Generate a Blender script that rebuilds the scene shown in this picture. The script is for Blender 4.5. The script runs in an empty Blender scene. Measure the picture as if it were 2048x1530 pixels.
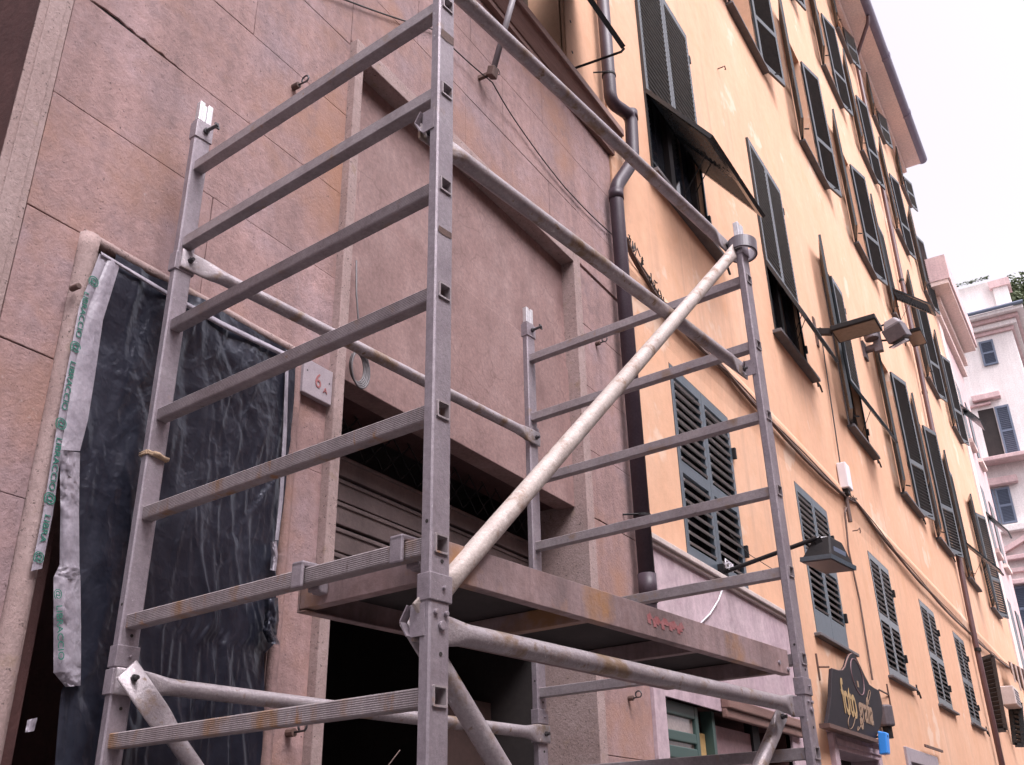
import bpy, math, random
import numpy as np
from mathutils import Vector, Matrix
random.seed(7)
S = bpy.context.scene
COL = S.collection
# ------------------------------------------------------------------ camera, sky, sun, exposure
CAM = Vector((-1.603, -1.135, 1.618)); FPX = 1964.97
YAW, PITCH, ROLL = math.radians(30.837), math.radians(25.544), math.radians(-1.216)
fw = Vector((math.cos(PITCH)*math.cos(YAW), math.cos(PITCH)*math.sin(YAW), math.sin(PITCH)))
rt = Vector((math.sin(YAW), -math.cos(YAW), 0)); up0 = rt.cross(fw)
RT = math.cos(ROLL)*rt + math.sin(ROLL)*up0
UP = -math.sin(ROLL)*rt + math.cos(ROLL)*up0
cd = bpy.data.cameras.new('camera'); cam = bpy.data.objects.new('camera', cd); COL.objects.link(cam)
cd.sensor_width = 36; cd.lens = 36*FPX/2048; cd.clip_start = 0.05; cd.clip_end = 2000
M = Matrix((RT, UP, -fw)).transposed().to_4x4(); M.translation = CAM; cam.matrix_world = M
S.camera = cam
def ray(px, py): return fw + RT*((px-1024)/FPX) - UP*((py-765)/FPX)
def onY(px, py, Y=1.25):                       # where a line of sight meets a plane parallel to the street fronts
    d = ray(px, py); return CAM + d*((Y-CAM.y)/d.y)
def onX(px, py, X):
    d = ray(px, py); return CAM + d*((X-CAM.x)/d.x)

W = bpy.data.worlds.new('World'); S.world = W; W.use_nodes = True
nt = W.node_tree; nt.nodes.clear()
sk = nt.nodes.new('ShaderNodeTexSky'); sk.sky_type = 'NISHITA'; sk.sun_disc = False
SUN_EL, SUN_AZ = math.radians(58), math.radians(-112)
sk.sun_elevation = SUN_EL; sk.sun_rotation = math.radians(90)-SUN_AZ
sk.air_density = 1.0; sk.dust_density = 6.0; sk.ozone_density = 1.0
hs = nt.nodes.new('ShaderNodeHueSaturation'); hs.inputs['Saturation'].default_value = 0.10
mx = nt.nodes.new('ShaderNodeMixRGB'); mx.blend_type = 'MULTIPLY'; mx.inputs['Fac'].default_value = 1
mx.inputs['Color2'].default_value = (1.0, 0.94, 1.02, 1)
bg = nt.nodes.new('ShaderNodeBackground'); bg.inputs['Strength'].default_value = 0.15
ow = nt.nodes.new('ShaderNodeOutputWorld')
nt.links.new(sk.outputs[0], hs.inputs['Color']); nt.links.new(hs.outputs[0], mx.inputs['Color1'])
nt.links.new(mx.outputs[0], bg.inputs['Color']); nt.links.new(bg.outputs[0], ow.inputs['Surface'])
sl = bpy.data.lights.new('sun', 'SUN'); sl.energy = 0.5; sl.angle = math.radians(28); sl.color = (1, .96, .92)
so = bpy.data.objects.new('sun', sl); COL.objects.link(so)
sd = Vector((math.cos(SUN_EL)*math.cos(SUN_AZ), math.cos(SUN_EL)*math.sin(SUN_AZ), math.sin(SUN_EL)))
so.rotation_euler = sd.to_track_quat('Z', 'Y').to_euler(); so.location = sd*40
S.view_settings.view_transform = 'Standard'; S.view_settings.look = 'None'
S.view_settings.exposure = 1.35; S.view_settings.gamma = 1; S.view_settings.use_curve_mapping = False
S.render.engine = 'CYCLES'

# ------------------------------------------------------------------ mesh builder
class MB:
    def __init__(s): s.v = []; s.f = []
    def add(s, vs, fs):
        b = len(s.v); s.v += [Vector(v) for v in vs]; s.f += [tuple(i+b for i in f) for f in fs]; return s
    def quad(s, *p): return s.add(p, [tuple(range(len(p)))])
    def box(s, x0, x1, y0, y1, z0, z1):
        v = [(x, y, z) for z in (z0, z1) for y in (y0, y1) for x in (x0, x1)]
        return s.add(v, [(0,2,3,1), (4,5,7,6), (0,1,5,4), (2,6,7,3), (0,4,6,2), (1,3,7,5)])
    def obox(s, c, a, b, d):                     # centre and three half axes
        c, a, b, d = map(Vector, (c, a, b, d))
        v = [c+a*i+b*j+d*k for k in (-1, 1) for j in (-1, 1) for i in (-1, 1)]
        return s.add(v, [(0,2,3,1), (4,5,7,6), (0,1,5,4), (2,6,7,3), (0,4,6,2), (1,3,7,5)])
    def bar(s, p, q, w, t, n=(0, 1, 0)):         # bar from p to q, width w, thickness t along n
        p, q, n = Vector(p), Vector(q), Vector(n); d = q-p; n = (n-d*(n.dot(d)/d.dot(d))).normalized()
        u = d.normalized().cross(n); return s.obox((p+q)/2, d/2, u*w/2, n*t/2)
    def prism(s, poly, y0, y1):                  # outline in x,z extruded along y
        n = len(poly)
        v = [(x, y0, z) for x, z in poly]+[(x, y1, z) for x, z in poly]
        f = [tuple(range(n)), tuple(range(2*n-1, n-1, -1))]+[(i, i+n, (i+1) % n+n, (i+1) % n) for i in range(n)]
        return s.add(v, f)
    def sweep(s, path, prof, cap=True):          # prof: function i -> list of (u,v) ; frame by parallel transport
        path = [Vector(p) for p in path]; n = len(path); rings = []
        t0 = (path[1]-path[0]).normalized()
        u = Vector((0, 0, 1)).cross(t0)
        if u.length < 1e-3: u = Vector((1, 0, 0)).cross(t0)
        u.normalize()
        for i, p in enumerate(path):
            t = ((path[min(i+1, n-1)]-p).normalized()+(p-path[max(i-1, 0)]).normalized())
            t = t.normalized() if t.length > 1e-6 else t0
            u = (u-t*u.dot(t)).normalized(); w = t.cross(u)
            rings.append([p+u*a+w*b for a, b in prof(i)])
        m = len(rings[0]); b = len(s.v)
        for r in rings: s.v += r
        for i in range(n-1):
            for j in range(m):
                k = (j+1) % m; s.f.append((b+i*m+j, b+i*m+k, b+(i+1)*m+k, b+(i+1)*m+j))
        if cap: s.f.append(tuple(b+j for j in range(m-1, -1, -1))); s.f.append(tuple(b+(n-1)*m+j for j in range(m)))
        return s
    def tube(s, path, r, n=10, cap=True):
        c = [(math.cos(2*math.pi*k/n), math.sin(2*math.pi*k/n)) for k in range(n)]
        return s.sweep(path, lambda i: [(a*r, b*r) for a, b in c], cap)
    def disc(s, c, ax, r, h, n=12):
        ax = Vector(ax).normalized(); return s.tube([Vector(c), Vector(c)+ax*h], r, n)
    def build(s, name, mat, parent=None, org=None, smooth=False, bevel=0, stuff=False, label=None):
        if org is None and parent is not None: org = ORG.get(parent.name, Vector((0, 0, 0)))
        if org is None: org = Vector((0, 0, 0))
        me = bpy.data.meshes.new(name)
        me.from_pydata([tuple(v-org) for v in s.v], [], s.f); me.update()
        if smooth:
            for p in me.polygons: p.use_smooth = len(p.vertices) <= 4
        o = bpy.data.objects.new(name, me); COL.objects.link(o)
        if isinstance(mat, (list, tuple)):
            for m_ in mat: me.materials.append(m_)
        else: me.materials.append(mat)
        if parent is not None: o.parent = parent
        else: o.location = org
        ORG[o.name] = org
        if bevel:
            b = o.modifiers.new('bevel', 'BEVEL'); b.width = bevel; b.segments = 2; b.limit_method = 'ANGLE'
        if stuff: o['kind'] = 'stuff'
        if label: o['label'] = label
        return o
ORG = {}
def thing(name, label, cat, loc=(0, 0, 0), rz=0, group=None, local=False):
    o = bpy.data.objects.new(name, None); COL.objects.link(o); o.empty_display_size = .1
    o.location = loc; o.rotation_euler = (0, 0, rz); o['label'] = label; o['category'] = cat
    if group: o['group'] = group
    ORG[o.name] = Vector((0, 0, 0)) if local else Vector(loc)
    return o
def tag(o, label, cat, group=None):
    o['label'] = label; o['category'] = cat
    if group: o['group'] = group
    return o
def dup(o, parent, loc):
    c = o.copy(); COL.objects.link(c); c.parent = parent; c.location = loc; ORG[c.name] = ORG.get(o.name, Vector()); return c

# ------------------------------------------------------------------ materials
def mat(name, base, var=None, scale=3.0, rough=.8, bump=0.0, bscale=60, metal=0, spots=None, rand=0.0, streak=0, coat=0, mid=None, spec=.5, stretch=(1,1,1), crack=None, mott=(.80, 1.16), tint=None, crinkle=None, drip=None):
    m = bpy.data.materials.new(name); m.use_nodes = True; t = m.node_tree; N = t.nodes; L = t.links
    b = N['Principled BSDF']; b.inputs['Roughness'].default_value = rough; b.inputs['Metallic'].default_value = metal
    b.inputs['Specular IOR Level'].default_value = spec
    if tint: b.inputs['Specular Tint'].default_value = (*tint, 1)
    if coat: b.inputs['Coat Weight'].default_value = coat; b.inputs['Coat Roughness'].default_value = .15
    geo = N.new('ShaderNodeNewGeometry'); mp = N.new('ShaderNodeMapping'); L.new(geo.outputs['Position'], mp.inputs['Vector'])
    mp.inputs['Scale'].default_value = stretch
    def noise(sc, det=6, ro=.6, vec=None):
        n = N.new('ShaderNodeTexNoise'); n.inputs['Scale'].default_value = sc; n.inputs['Detail'].default_value = det
        n.inputs['Roughness'].default_value = ro; L.new(vec or mp.outputs[0], n.inputs['Vector']); return n
    def ramp(src, stops):
        r = N.new('ShaderNodeValToRGB'); e = r.color_ramp.elements
        while len(e) < len(stops): e.new(.5)
        for i, (p, c) in enumerate(stops): e[i].position = p; e[i].color = (*c, 1) if len(c) == 3 else c
        L.new(src, r.inputs[0]); return r
    def mix(a, c, f, mode='MIX'):
        x = N.new('ShaderNodeMixRGB'); x.blend_type = mode
        for k, val in (('Color1', a), ('Color2', c)):
            if hasattr(val, 'node'): L.new(val, x.inputs[k])
            else: x.inputs[k].default_value = (*val, 1)
        if hasattr(f, 'node'): L.new(f, x.inputs['Fac'])
        else: x.inputs['Fac'].default_value = f
        return x.outputs[0]
    col = base
    if var is not None:
        st = [(.32, base), (.68, var)] if mid is None else [(.25, base), (.5, mid), (.75, var)]
        col = ramp(noise(scale).outputs['Fac'], st).outputs[0]
        n2 = noise(scale*9, 8, .7)
        col = mix(col, ramp(n2.outputs['Fac'], [(.3, (mott[0],)*3), (.7, (mott[1],)*3)]).outputs[0], 1, 'MULTIPLY')
    if streak:
        n3 = N.new('ShaderNodeMapping'); n3.inputs['Scale'].default_value = (3.5, 3.5, .28); L.new(geo.outputs['Position'], n3.inputs['Vector'])
        s3 = noise(1.6, 7, .65, n3.outputs[0])
        col = mix(col, ramp(s3.outputs['Fac'], [(.35, (1-streak,)*3), (.65, (1+streak*.5,)*3)]).outputs[0], 1, 'MULTIPLY')
    if drip:                                    # rain runs: noise drawn out downwards
        dc, lo, hi, am = drip; m3 = N.new('ShaderNodeMapping'); m3.inputs['Scale'].default_value = (5, 5, .16); L.new(geo.outputs['Position'], m3.inputs['Vector'])
        d1 = ramp(noise(1.3, 5, .6, m3.outputs[0]).outputs['Fac'], [(lo, (0, 0, 0)), (hi, (am,)*3)])
        d2 = ramp(noise(.55, 3, .5).outputs['Fac'], [(.42, (0, 0, 0)), (.6, (1, 1, 1))])
        col = mix(col, dc, mix(d1.outputs[0], d2.outputs[0], 1, 'MULTIPLY'))
    if spots:                                   # (colour, scale, threshold lo, hi)
        for (c, sc, lo, hi) in spots:
            sp = noise(sc, 5, .62)
            f = ramp(sp.outputs['Fac'], [(lo, (0, 0, 0)), (hi, (1, 1, 1))]).outputs[0]
            col = mix(col if hasattr(col, 'node') else tuple(col), c, f)
    if crack:                                   # fine veins: warped cell borders
        cc, sc, wd = crack; w = noise(3.0, 4, .6); mx_ = N.new('ShaderNodeMixRGB'); mx_.inputs['Fac'].default_value = .22
        L.new(mp.outputs[0], mx_.inputs['Color1']); L.new(w.outputs['Color'], mx_.inputs['Color2'])
        vo = N.new('ShaderNodeTexVoronoi'); vo.feature = 'DISTANCE_TO_EDGE'; vo.inputs['Scale'].default_value = sc; L.new(mx_.outputs[0], vo.inputs['Vector'])
        f1 = ramp(vo.outputs['Distance'], [(0, (.75,)*3), (wd, (0, 0, 0))]); f2 = ramp(noise(2.2).outputs['Fac'], [(.42, (0, 0, 0)), (.62, (1, 1, 1))])
        col = mix(col, cc, mix(f1.outputs[0], f2.outputs[0], 1, 'MULTIPLY'))
    if rand:
        oi = N.new('ShaderNodeObjectInfo')
        col = mix(col if hasattr(col, 'node') else tuple(col), ramp(oi.outputs['Random'], [(0, (1-rand,)*3), (1, (1+rand,)*3)]).outputs[0], 1, 'MULTIPLY')
    if hasattr(col, 'node'): L.new(col, b.inputs['Base Color'])
    else: b.inputs['Base Color'].default_value = (*col, 1)
    if crinkle:                                 # crumpled film: warped facet cells on top of fine noise
        w = noise(5.0, 4, .6); cm = N.new('ShaderNodeMixRGB'); cm.inputs['Fac'].default_value = .12
        L.new(mp.outputs[0], cm.inputs['Color1']); L.new(w.outputs['Color'], cm.inputs['Color2']); hh = None
        for sc_, st_ in crinkle:
            cs = N.new('ShaderNodeMapping'); cs.inputs['Scale'].default_value = (1, 1, .55); cs.inputs['Rotation'].default_value = (0, .35 if hh is None else -.5, 0); L.new(cm.outputs[0], cs.inputs['Vector'])
            vo = N.new('ShaderNodeTexVoronoi'); vo.inputs['Scale'].default_value = sc_; L.new(cs.outputs[0], vo.inputs['Vector'])
            bp = N.new('ShaderNodeBump'); bp.inputs['Strength'].default_value = st_; bp.inputs['Distance'].default_value = .25/sc_
            L.new(vo.outputs['Distance'], bp.inputs['Height'])
            if hh is not None: L.new(hh.outputs[0], bp.inputs['Normal'])
            hh = bp
        L.new(hh.outputs[0], b.inputs['Normal'])
    elif bump:
        bn = noise(bscale, 6, .65); bp = N.new('ShaderNodeBump'); bp.inputs['Strength'].default_value = bump; bp.inputs['Distance'].default_value = .01
        L.new(bn.outputs['Fac'], bp.inputs['Height']); L.new(bp.outputs[0], b.inputs['Normal'])
    return m
MT = {}
MT['stone'] = mat('pink_stone', (.275, .178, .172), (.325, .238, .252), 2.6, .85, .45, 70, mid=(.345, .222, .208),
                  spots=[((.10, .065, .065), 85, .64, .69), ((.33, .18, .125), 1.5, .50, .70), ((.40, .32, .31), 34, .66, .8), ((.17, .12, .125), 4.3, .60, .82), ((.12, .075, .07), 28, .70, .74)], rand=.06, streak=.20, mott=(.76, 1.18), drip=((.17, .11, .11), .54, .72, .6))
MT['pitted'] = mat('pitted_stone', (.30, .215, .20), (.365, .275, .26), 5, .9, .4, 90, spots=[((.07, .05, .045), 75, .62, .68), ((.28, .2, .15), 12, .6, .75)])
MT['mortar'] = mat('dark_joint', (.17, .11, .10), (.23, .155, .145), 30, .95)
MT['panel'] = mat('veined_panel', (.215, .13, .12), (.33, .222, .208), 5.0, .7, .2, 60, mid=(.27, .17, .157), streak=.10,
                  mott=(.74, 1.2), spots=[((.15, .085, .08), 2.4, .55, .76), ((.27, .18, .175), 9, .62, .75)], crack=((.165, .098, .09), 6.5, .030))
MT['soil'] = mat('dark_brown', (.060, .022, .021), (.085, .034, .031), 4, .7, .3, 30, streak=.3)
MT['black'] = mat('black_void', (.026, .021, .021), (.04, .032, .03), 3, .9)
MT['shbox'] = mat('brown_metal', (.105, .075, .072), (.15, .11, .105), 6, .6, .15, 40, streak=.25)
MT['alu'] = mat('weathered_aluminium', (.25, .212, .238), (.335, .295, .322), 9, .45, .18, 160, metal=.3, spots=[((.30, .21, .16), 11, .63, .80), ((.56, .53, .54), 60, .67, .74), ((.17, .14, .15), 40, .68, .8)])
MT['aluclean'] = mat('bright_aluminium', (.62, .61, .63), (.72, .71, .73), 12, .35, .1, 150, metal=.6)
MT['rung'] = mat('rung_aluminium', (.30, .26, .27), (.40, .355, .37), 8, .5, .2, 140, metal=.35,
                 spots=[((.29, .19, .12), 9, .58, .72), ((.33, .18, .09), 26, .66, .76), ((.14, .11, .11), 30, .66, .76)])
MT['tube'] = mat('tube_steel', (.32, .275, .29), (.45, .405, .42), 14, .4, .25, 120, metal=.35, spots=[((.25, .17, .11), 9, .53, .66), ((.22, .15, .10), 28, .60, .70), ((.7, .68, .69), 45, .66, .74)])
MT['chalky'] = mat('chalky_tube', (.42, .35, .32), (.55, .48, .44), 16, .55, .3, 110, metal=.08, spots=[((.24, .15, .10), 12, .55, .68), ((.68, .63, .60), 30, .60, .72), ((.30, .2, .14), 40, .62, .7)])
MT['plank'] = mat('rusty_beam', (.30, .20, .19), (.36, .27, .275), 4, .62, .2, 70, metal=.2, streak=.45, spots=[((.36, .19, .09), 4, .56, .72), ((.20, .13, .125), 7, .58, .72)])
MT['boltm'] = mat('dark_bolt', (.09, .085, .09), rough=.45, metal=.7)
MT['tarp'] = mat('black_plastic', (.010, .011, .0185), (.017, .0185, .028), 8, .29, spec=.60, tint=(.84, .88, 1), spots=[((.046, .05, .068), 3.0, .52, .82)], crinkle=[(6, .34), (22, .30), (70, .14)])
MT['film'] = mat('grey_film', (.27, .245, .285), (.36, .33, .375), 10, .4, spec=.5, crinkle=[(16, .35), (45, .3)])
MT['green'] = mat('green_print', (.02, .17, .12), rough=.6)
MT['plaque'] = mat('plaque_marble', (.30, .255, .28), (.37, .32, .345), 18, .5, .1, 90)
MT['red'] = mat('red_paint', (.30, .11, .11), rough=.6)
MT['pvc'] = mat('brown_pvc', (.048, .033, .044), (.062, .044, .056), 8, .42, .05, 40, spec=.3)
MT['yellow'] = mat('ochre_plaster', (.655, .374, .238), (.705, .453, .312), 1.1, .9, .22, 55, mid=(.68, .404, .26), streak=.05,
                   spots=[((.62, .335, .19), 1.7, .56, .82), ((.70, .50, .37), .8, .60, .635), ((.56, .33, .22), 5, .64, .80)], mott=(.92, 1.06), drip=((.46, .28, .20), .52, .70, .55))
MT['lilac'] = mat('pink_lilac_plaster', (.42, .31, .35), (.52, .41, .44), 2.0, .9, .25, 60, streak=.16, spots=[((.34, .24, .27), 5, .60, .78)])
MT['cap'] = mat('pale_stone', (.50, .42, .39), (.58, .5, .47), 8, .8, .2, 60)
MT['shut'] = mat('dark_green_paint', (.016, .022, .026), (.024, .031, .036), 6, .26, .06, 70, spec=.6)
MT['slat1'] = mat('mid_grey_slat', (.11, .108, .10), (.16, .155, .145), 14, .6, .1, 90)  # paler grey, for the most closely pitched louvres
MT['slat'] = mat('dusty_slat_paint', (.045, .045, .046), (.07, .068, .066), 14, .55, .1, 90)
MT['dframe'] = mat('shaded_window_wood', (.02, .014, .014), rough=.5)  # near-black: the shade behind closed shutters is put into the colour
MT['shutb'] = mat('bluegreen_paint', (.048, .068, .086), (.072, .094, .115), 7, .42, .08, 70, spec=.6)
MT['sillm'] = mat('sill_slate', (.10, .09, .095), (.14, .13, .135), 9, .7)
MT['salmon'] = mat('salmon_plaster', (.78, .60, .55), (.82, .66, .60), 2, .85)
MT['cream'] = mat('cream_plaster', (.72, .56, .38), (.78, .63, .46), 1.5, .85)
MT['pinkfar'] = mat('far_pink_plaster', (.60, .42, .42), (.68, .50, .49), 2, .85, streak=.12)
MT['white'] = mat('white_plaster', (.76, .70, .68), (.82, .77, .75), 2, .85, streak=.08)
MT['slateblue'] = mat('blue_shutter_paint', (.125, .155, .215), rough=.5)
MT['lampgrey'] = mat('grimy_lamp_grey', (.085, .072, .082), (.12, .10, .11), 12, .6, .1, 60)
MT['gutter'] = mat('haze_tinted_zinc', (.17, .14, .20), (.21, .18, .24), 5, .5)  # purple tint puts overexposure haze into the gutter colour
MT['iron'] = mat('black_iron', (.009, .0085, .010), (.018, .016, .017), 14, .6, .1, 60, spec=.3)
MT['rust'] = mat('rusty_iron', (.085, .05, .042), (.13, .075, .06), 14, .7, .2, 60)
MT['wood'] = mat('old_wood', (.17, .09, .075), (.25, .15, .125), 5, .6, .2, 40, stretch=(.4, 4, 4))
MT['grey'] = mat('grey_plastic', (.22, .20, .215), rough=.5)
MT['coil'] = mat('grey_cable_sheath', (.12, .11, .115), rough=.5)
MT['slat0'] = mat('dusty_bounce_lit_slat', (.32, .31, .31), (.40, .385, .375), 14, .6, .1, 90)  # dust grey made paler: bounce light from below is put into the colour
MT['rungr'] = mat('rusty_rung', (.28, .24, .245), (.37, .325, .335), 8, .55, .2, 140, metal=.2, stretch=(1, 1, .35), spots=[((.31, .185, .105), 10, .55, .68), ((.35, .18, .085), 24, .62, .73), ((.14, .10, .10), 30, .66, .76)])
MT['lens'] = mat('dusty_lens', (.14, .11, .095), rough=.3)
MT['whitep'] = mat('white_plastic', (.72, .70, .74), rough=.4)
MT['wire'] = mat('black_cable', (.03, .026, .026), rough=.6)
MT['cable'] = mat('brown_cable', (.11, .07, .06), (.16, .11, .095), 30, .7, .3, 120)
MT['glass'] = mat('dark_glass', (.02, .022, .03), rough=.06, spec=.8)
MT['gold'] = mat('gold_letter', (.42, .28, .12), rough=.5, metal=.2)
MT['sign'] = mat('sign_board', (.012, .009, .012), (.017, .013, .017), 6, .6, spec=.2)
MT['blue'] = mat('blue_plastic', (.05, .30, .85), rough=.4)
MT['tan'] = mat('tan_twine', (.46, .33, .22), rough=.8, bump=.4, bscale=300)
MT['ground'] = mat('street_paving', (.09, .083, .085), (.13, .12, .12), 3, .8, .2, 30)
MT['leaf'] = mat('foliage', (.06, .085, .035), (.10, .13, .06), 8, .7)
MT['greenf'] = mat('green_frame_paint', (.045, .085, .075), rough=.45)
MT['planky'] = mat('yellow_board', (.42, .27, .10), (.5, .34, .15), 4, .7, .2, 40)
MT['diff'] = mat('lamp_diffuser', (.24, .185, .135), (.18, .13, .09), 20, .4)
MT['slatm'] = mat('black_slat_wood', (.022, .017, .016), (.04, .03, .026), 8, .7)
MT['opp'] = mat('opposite_plaster', (.36, .27, .25), (.42, .32, .29), 2, .9)
# ------------------------------------------------------------------ ground and an unseen house opposite, added and sized to block sky light
MB().add([(-60, -60, 0), (140, -60, 0), (140, 80, 0), (-60, 80, 0)], [(0, 1, 2, 3)]).build('ground', MT['ground'])['kind'] = 'structure'
opp = thing('unseen_opposite_house', 'plain pinkish plaster house front, out of view across the street, added to shade it', 'building', (4, -8, 0))
MB().box(-22, 24, -12, -8, 0, 11).build('wall', MT['opp'], opp)
b = MB(); b.box(-22.3, 24.3, -12, -7.6, 11, 11.3); b.build('eave', MT['cap'], opp)
for fl in range(3):
    for k in range(13):
        x = -20+k*3.4; z = 1.6+fl*2.9
        w = MB().box(x, x+1.1, -8.02, -7.98, z, z+1.7).build('window', MT['shut'], opp)

# ------------------------------------------------------------------ pink stone house
WY = 1.25
pk = thing('stone_faced_house', 'pink travertine faced shop front with joints between big slabs, behind the scaffold', 'building', (1.5, WY, 0))
JZ = [0, .4, .8, 1.2, 1.63, 2.06, 2.49, 2.905, 3.335, 3.755, 4.18, 4.61, 5.03, 5.46, 5.9, 6.33]
rs = random.Random(3)
def slab(x0, x1, z0, z1, crack=None):
    g = .0013; j = lambda: rs.uniform(-.0012, .0012)
    pts = [(x0+g+j(), z0+g+j()), (x1-g+j(), z0+g+j()), (x1-g+j(), z1-g+j()), (x0+g+j(), z1-g+j())]
    if crack:                                    # broken lower edge from xa to xb
        xa, xb, d = crack; low = [pts[0]]
        n = 22
        for i in range(n+1):
            t = i/n; a = math.sin(math.pi*min(1, t*1.02))**.6*(1-.55*t)
            low.append((xa+(xb-xa)*t, z0+g+d*a*rs.uniform(.35, 1)))
        pts = low+[pts[1], pts[2], pts[3]]
    dy = rs.uniform(-.0015, .0015)
    return MB().prism(pts, WY+dy, WY+.035).build('stone_slab', MT['stone'], pk, bevel=.0022)
for i in range(len(JZ)-1):
    z0, z1 = JZ[i], JZ[i+1]
    if z1 <= 3.34:
        slab(-.32, -.14, z0, z1); slab(.83, .995, z0, z1)
    else:
        xs = {8: [-.32, .33, .995], 9: [-.32, .995], 10: [-.32, .995], 11: [-.32, .42, .995], 12: [-.32, .3, .995]}.get(i, None)
        if z0 < 5.0:
            for a, c in zip(xs[:-1], xs[1:]): slab(a, c, z0, z1, (-.27, .14, .026) if i == 10 else None)
    if z1 <= 5.04: slab(3.205, 3.885, z0, z1, (3.25, 3.6, .010) if i == 8 else None)
slab(-.32, .42, 5.03, 5.46); slab(.42, .99, 5.03, 5.46)
top0 = 5.055
for a, c in ((.99, 1.95), (1.95, 2.9), (2.9, 3.885)): slab(a, c, top0, 5.46)
for a, c in ((-.32, .55), (.55, 1.5), (1.5, 2.35), (2.35, 3.27), (3.27, 3.885)): slab(a, c, 5.46, 5.9)
for a, c in ((-.32, .2), (.2, 1.05), (1.05, 2.0), (2.0, 2.85), (2.85, 3.885)): slab(a, c, 5.9, 6.33)
# backing seen in the joints
bk = MB()
for x0, x1, z0, z1 in ((-.33, -.06, 0, 3.33), (.80, 1.03, 0, 3.33), (-.33, 1.03, 3.33, 5.03), (3.12, 3.89, 0, 5.03), (-.33, 3.89, 5.0, 6.6)):
    bk.box(x0, x1, WY+.012, WY+.30, z0, z1)
MB().box(-.31, .2, WY+.008, WY+.0115, 4.172, 4.215).build('crack_void', MT['black'], pk)
bk.build('backing_wall', MT['mortar'], pk)
# edge band beside the dark entrance at the far left
b = MB(); b.box(-.425, -.322, WY-.004, WY+.2, 0, 6.6); b.box(-.40, -.345, WY-.010, WY-.0035, 0, 6.6)
b.build('edge_band', MT['pitted'], pk, bevel=.006)
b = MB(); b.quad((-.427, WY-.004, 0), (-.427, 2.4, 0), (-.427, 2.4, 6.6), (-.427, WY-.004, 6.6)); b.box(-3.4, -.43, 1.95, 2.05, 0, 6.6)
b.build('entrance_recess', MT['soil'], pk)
# small door opening with bead moulding
def bead(path, r, name='bead_moulding', m='pitted'):
    b = MB(); pts = []
    for p, q in zip(path[:-1], path[1:]):
        p, q = Vector(p), Vector(q); n = max(2, int((q-p).length/.05))
        pts += [p+(q-p)*k/n+Vector((rs.uniform(-.0012, .0012), rs.uniform(-.0015, .0015), 0)) for k in range(n)]
    pts.append(Vector(path[-1])); b.tube(pts, r, 10); return b.build(name, MT[m], pk, smooth=True)
bead([(-.105, WY+.002, 0), (-.108, WY+.002, 3.34)], .034)
bead([(-.13, WY+.004, 3.335), (.86, WY+.004, 3.335)], .022)
bead([(.825, WY+.006, 0), (.825, WY+.006, 3.32)], .022, m='stone')
b = MB(); b.box(-.072, -.03, WY+.015, WY+.5, 0, 3.31); b.box(.81, .83, WY+.015, WY+.5, 0, 3.31); b.box(-.07, .83, WY+.012, WY+.5, 3.30, 3.33)
b.build('door_reveal', MT['soil'], pk)
MB().box(-.05, .82, WY+.42, WY+.47, 0, 3.31).build('closed_door', MT['soil'], pk)
# big shop opening: projecting frame, marble fascia, grille, shutter box
fx0, fx1, fz = 1.045, 3.115, 4.965
b = MB(); b.box(.992, fx0, WY-.04, WY+.36, 0, fz+.085); b.build('stone_jamb', MT['pitted'], pk, bevel=.004)
b = MB(); b.box(fx1, 3.203, WY-.04, WY+.30, 0, fz+.085); b.build('stone_jamb', MT['pitted'], pk, bevel=.004)
b = MB(); b.box(fx0, fx1, WY-.04, WY+.30, fz, fz+.085); b.build('stone_lintel', MT['pitted'], pk, bevel=.004)
b = MB(); b.box(fx0, fx1, 1.300, 1.40, 4.235, fz); b.build('marble_fascia', MT['panel'], pk)
b = MB(); b.box(fx0, fx1, 1.287, 1.40, 3.362, 4.232); b.build('marble_fascia', MT['panel'], pk, bevel=.003)
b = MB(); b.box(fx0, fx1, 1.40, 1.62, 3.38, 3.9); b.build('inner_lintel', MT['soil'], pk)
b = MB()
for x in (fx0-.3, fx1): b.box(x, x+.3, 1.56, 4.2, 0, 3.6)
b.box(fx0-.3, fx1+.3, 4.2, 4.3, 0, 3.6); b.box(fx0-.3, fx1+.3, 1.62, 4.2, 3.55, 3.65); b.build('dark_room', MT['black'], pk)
bz = [onY(680, 909, 1.55).z, onY(672, 952, 1.55).z, onY(670, 1000, 1.55).z, onY(668, 1050, 1.55).z, onY(666, 1103, 1.55).z, onY(664, 1160, 1.55).z]
for k in range(5):
    b = MB(); z1, z0 = bz[k], bz[k+1]
    b.prism([(fx0, z0+.010), (fx1, z0+.010), (fx1, z1), (fx0, z1)], 1.545+.008*(k % 2), 1.60)
    b.box(fx0, fx1, 1.538+.008*(k % 2), 1.56, z1-.022, z1-.008)
    b.build('shutter_slat', MT['shbox'], pk, bevel=.003)
b = MB()                                        # chain-link transom grille
n = 17
for k in range(-4, n):
    x = fx0+(fx1-fx0)*k/(n-1); h = 3.42-bz[0]
    for sgn in (1, -1):
        p = []
        for q in range(9):
            t = q/8; xx = x+(t if sgn > 0 else 1-t)*h*1.05; 
            if fx0 < xx < fx1: p.append((xx+.006*math.sin(t*12.5), 1.52+.004*sgn, bz[0]+h*t))
        if len(p) > 2: b.tube(p, .0035, 5)
b.build('transom_grille', MT['iron'], pk)
MB().box(2.62, 3.10, 1.85, 1.9, 0, 2.35).build('inner_door', mat('dim_wood', (.05, .028, .024), (.07, .04, .035), 4, .7), pk)
MB().tube([(1.78, 1.45, 2.0), (1.72, 1.5, 1.9), (1.66, 1.5, 1.75), (1.64, 1.5, 1.6), (1.68, 1.48, 1.45), (1.78, 1.45, 1.3)], .0025, 6).build('loose_wire', MT['cable'], pk, smooth=True)
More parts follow.
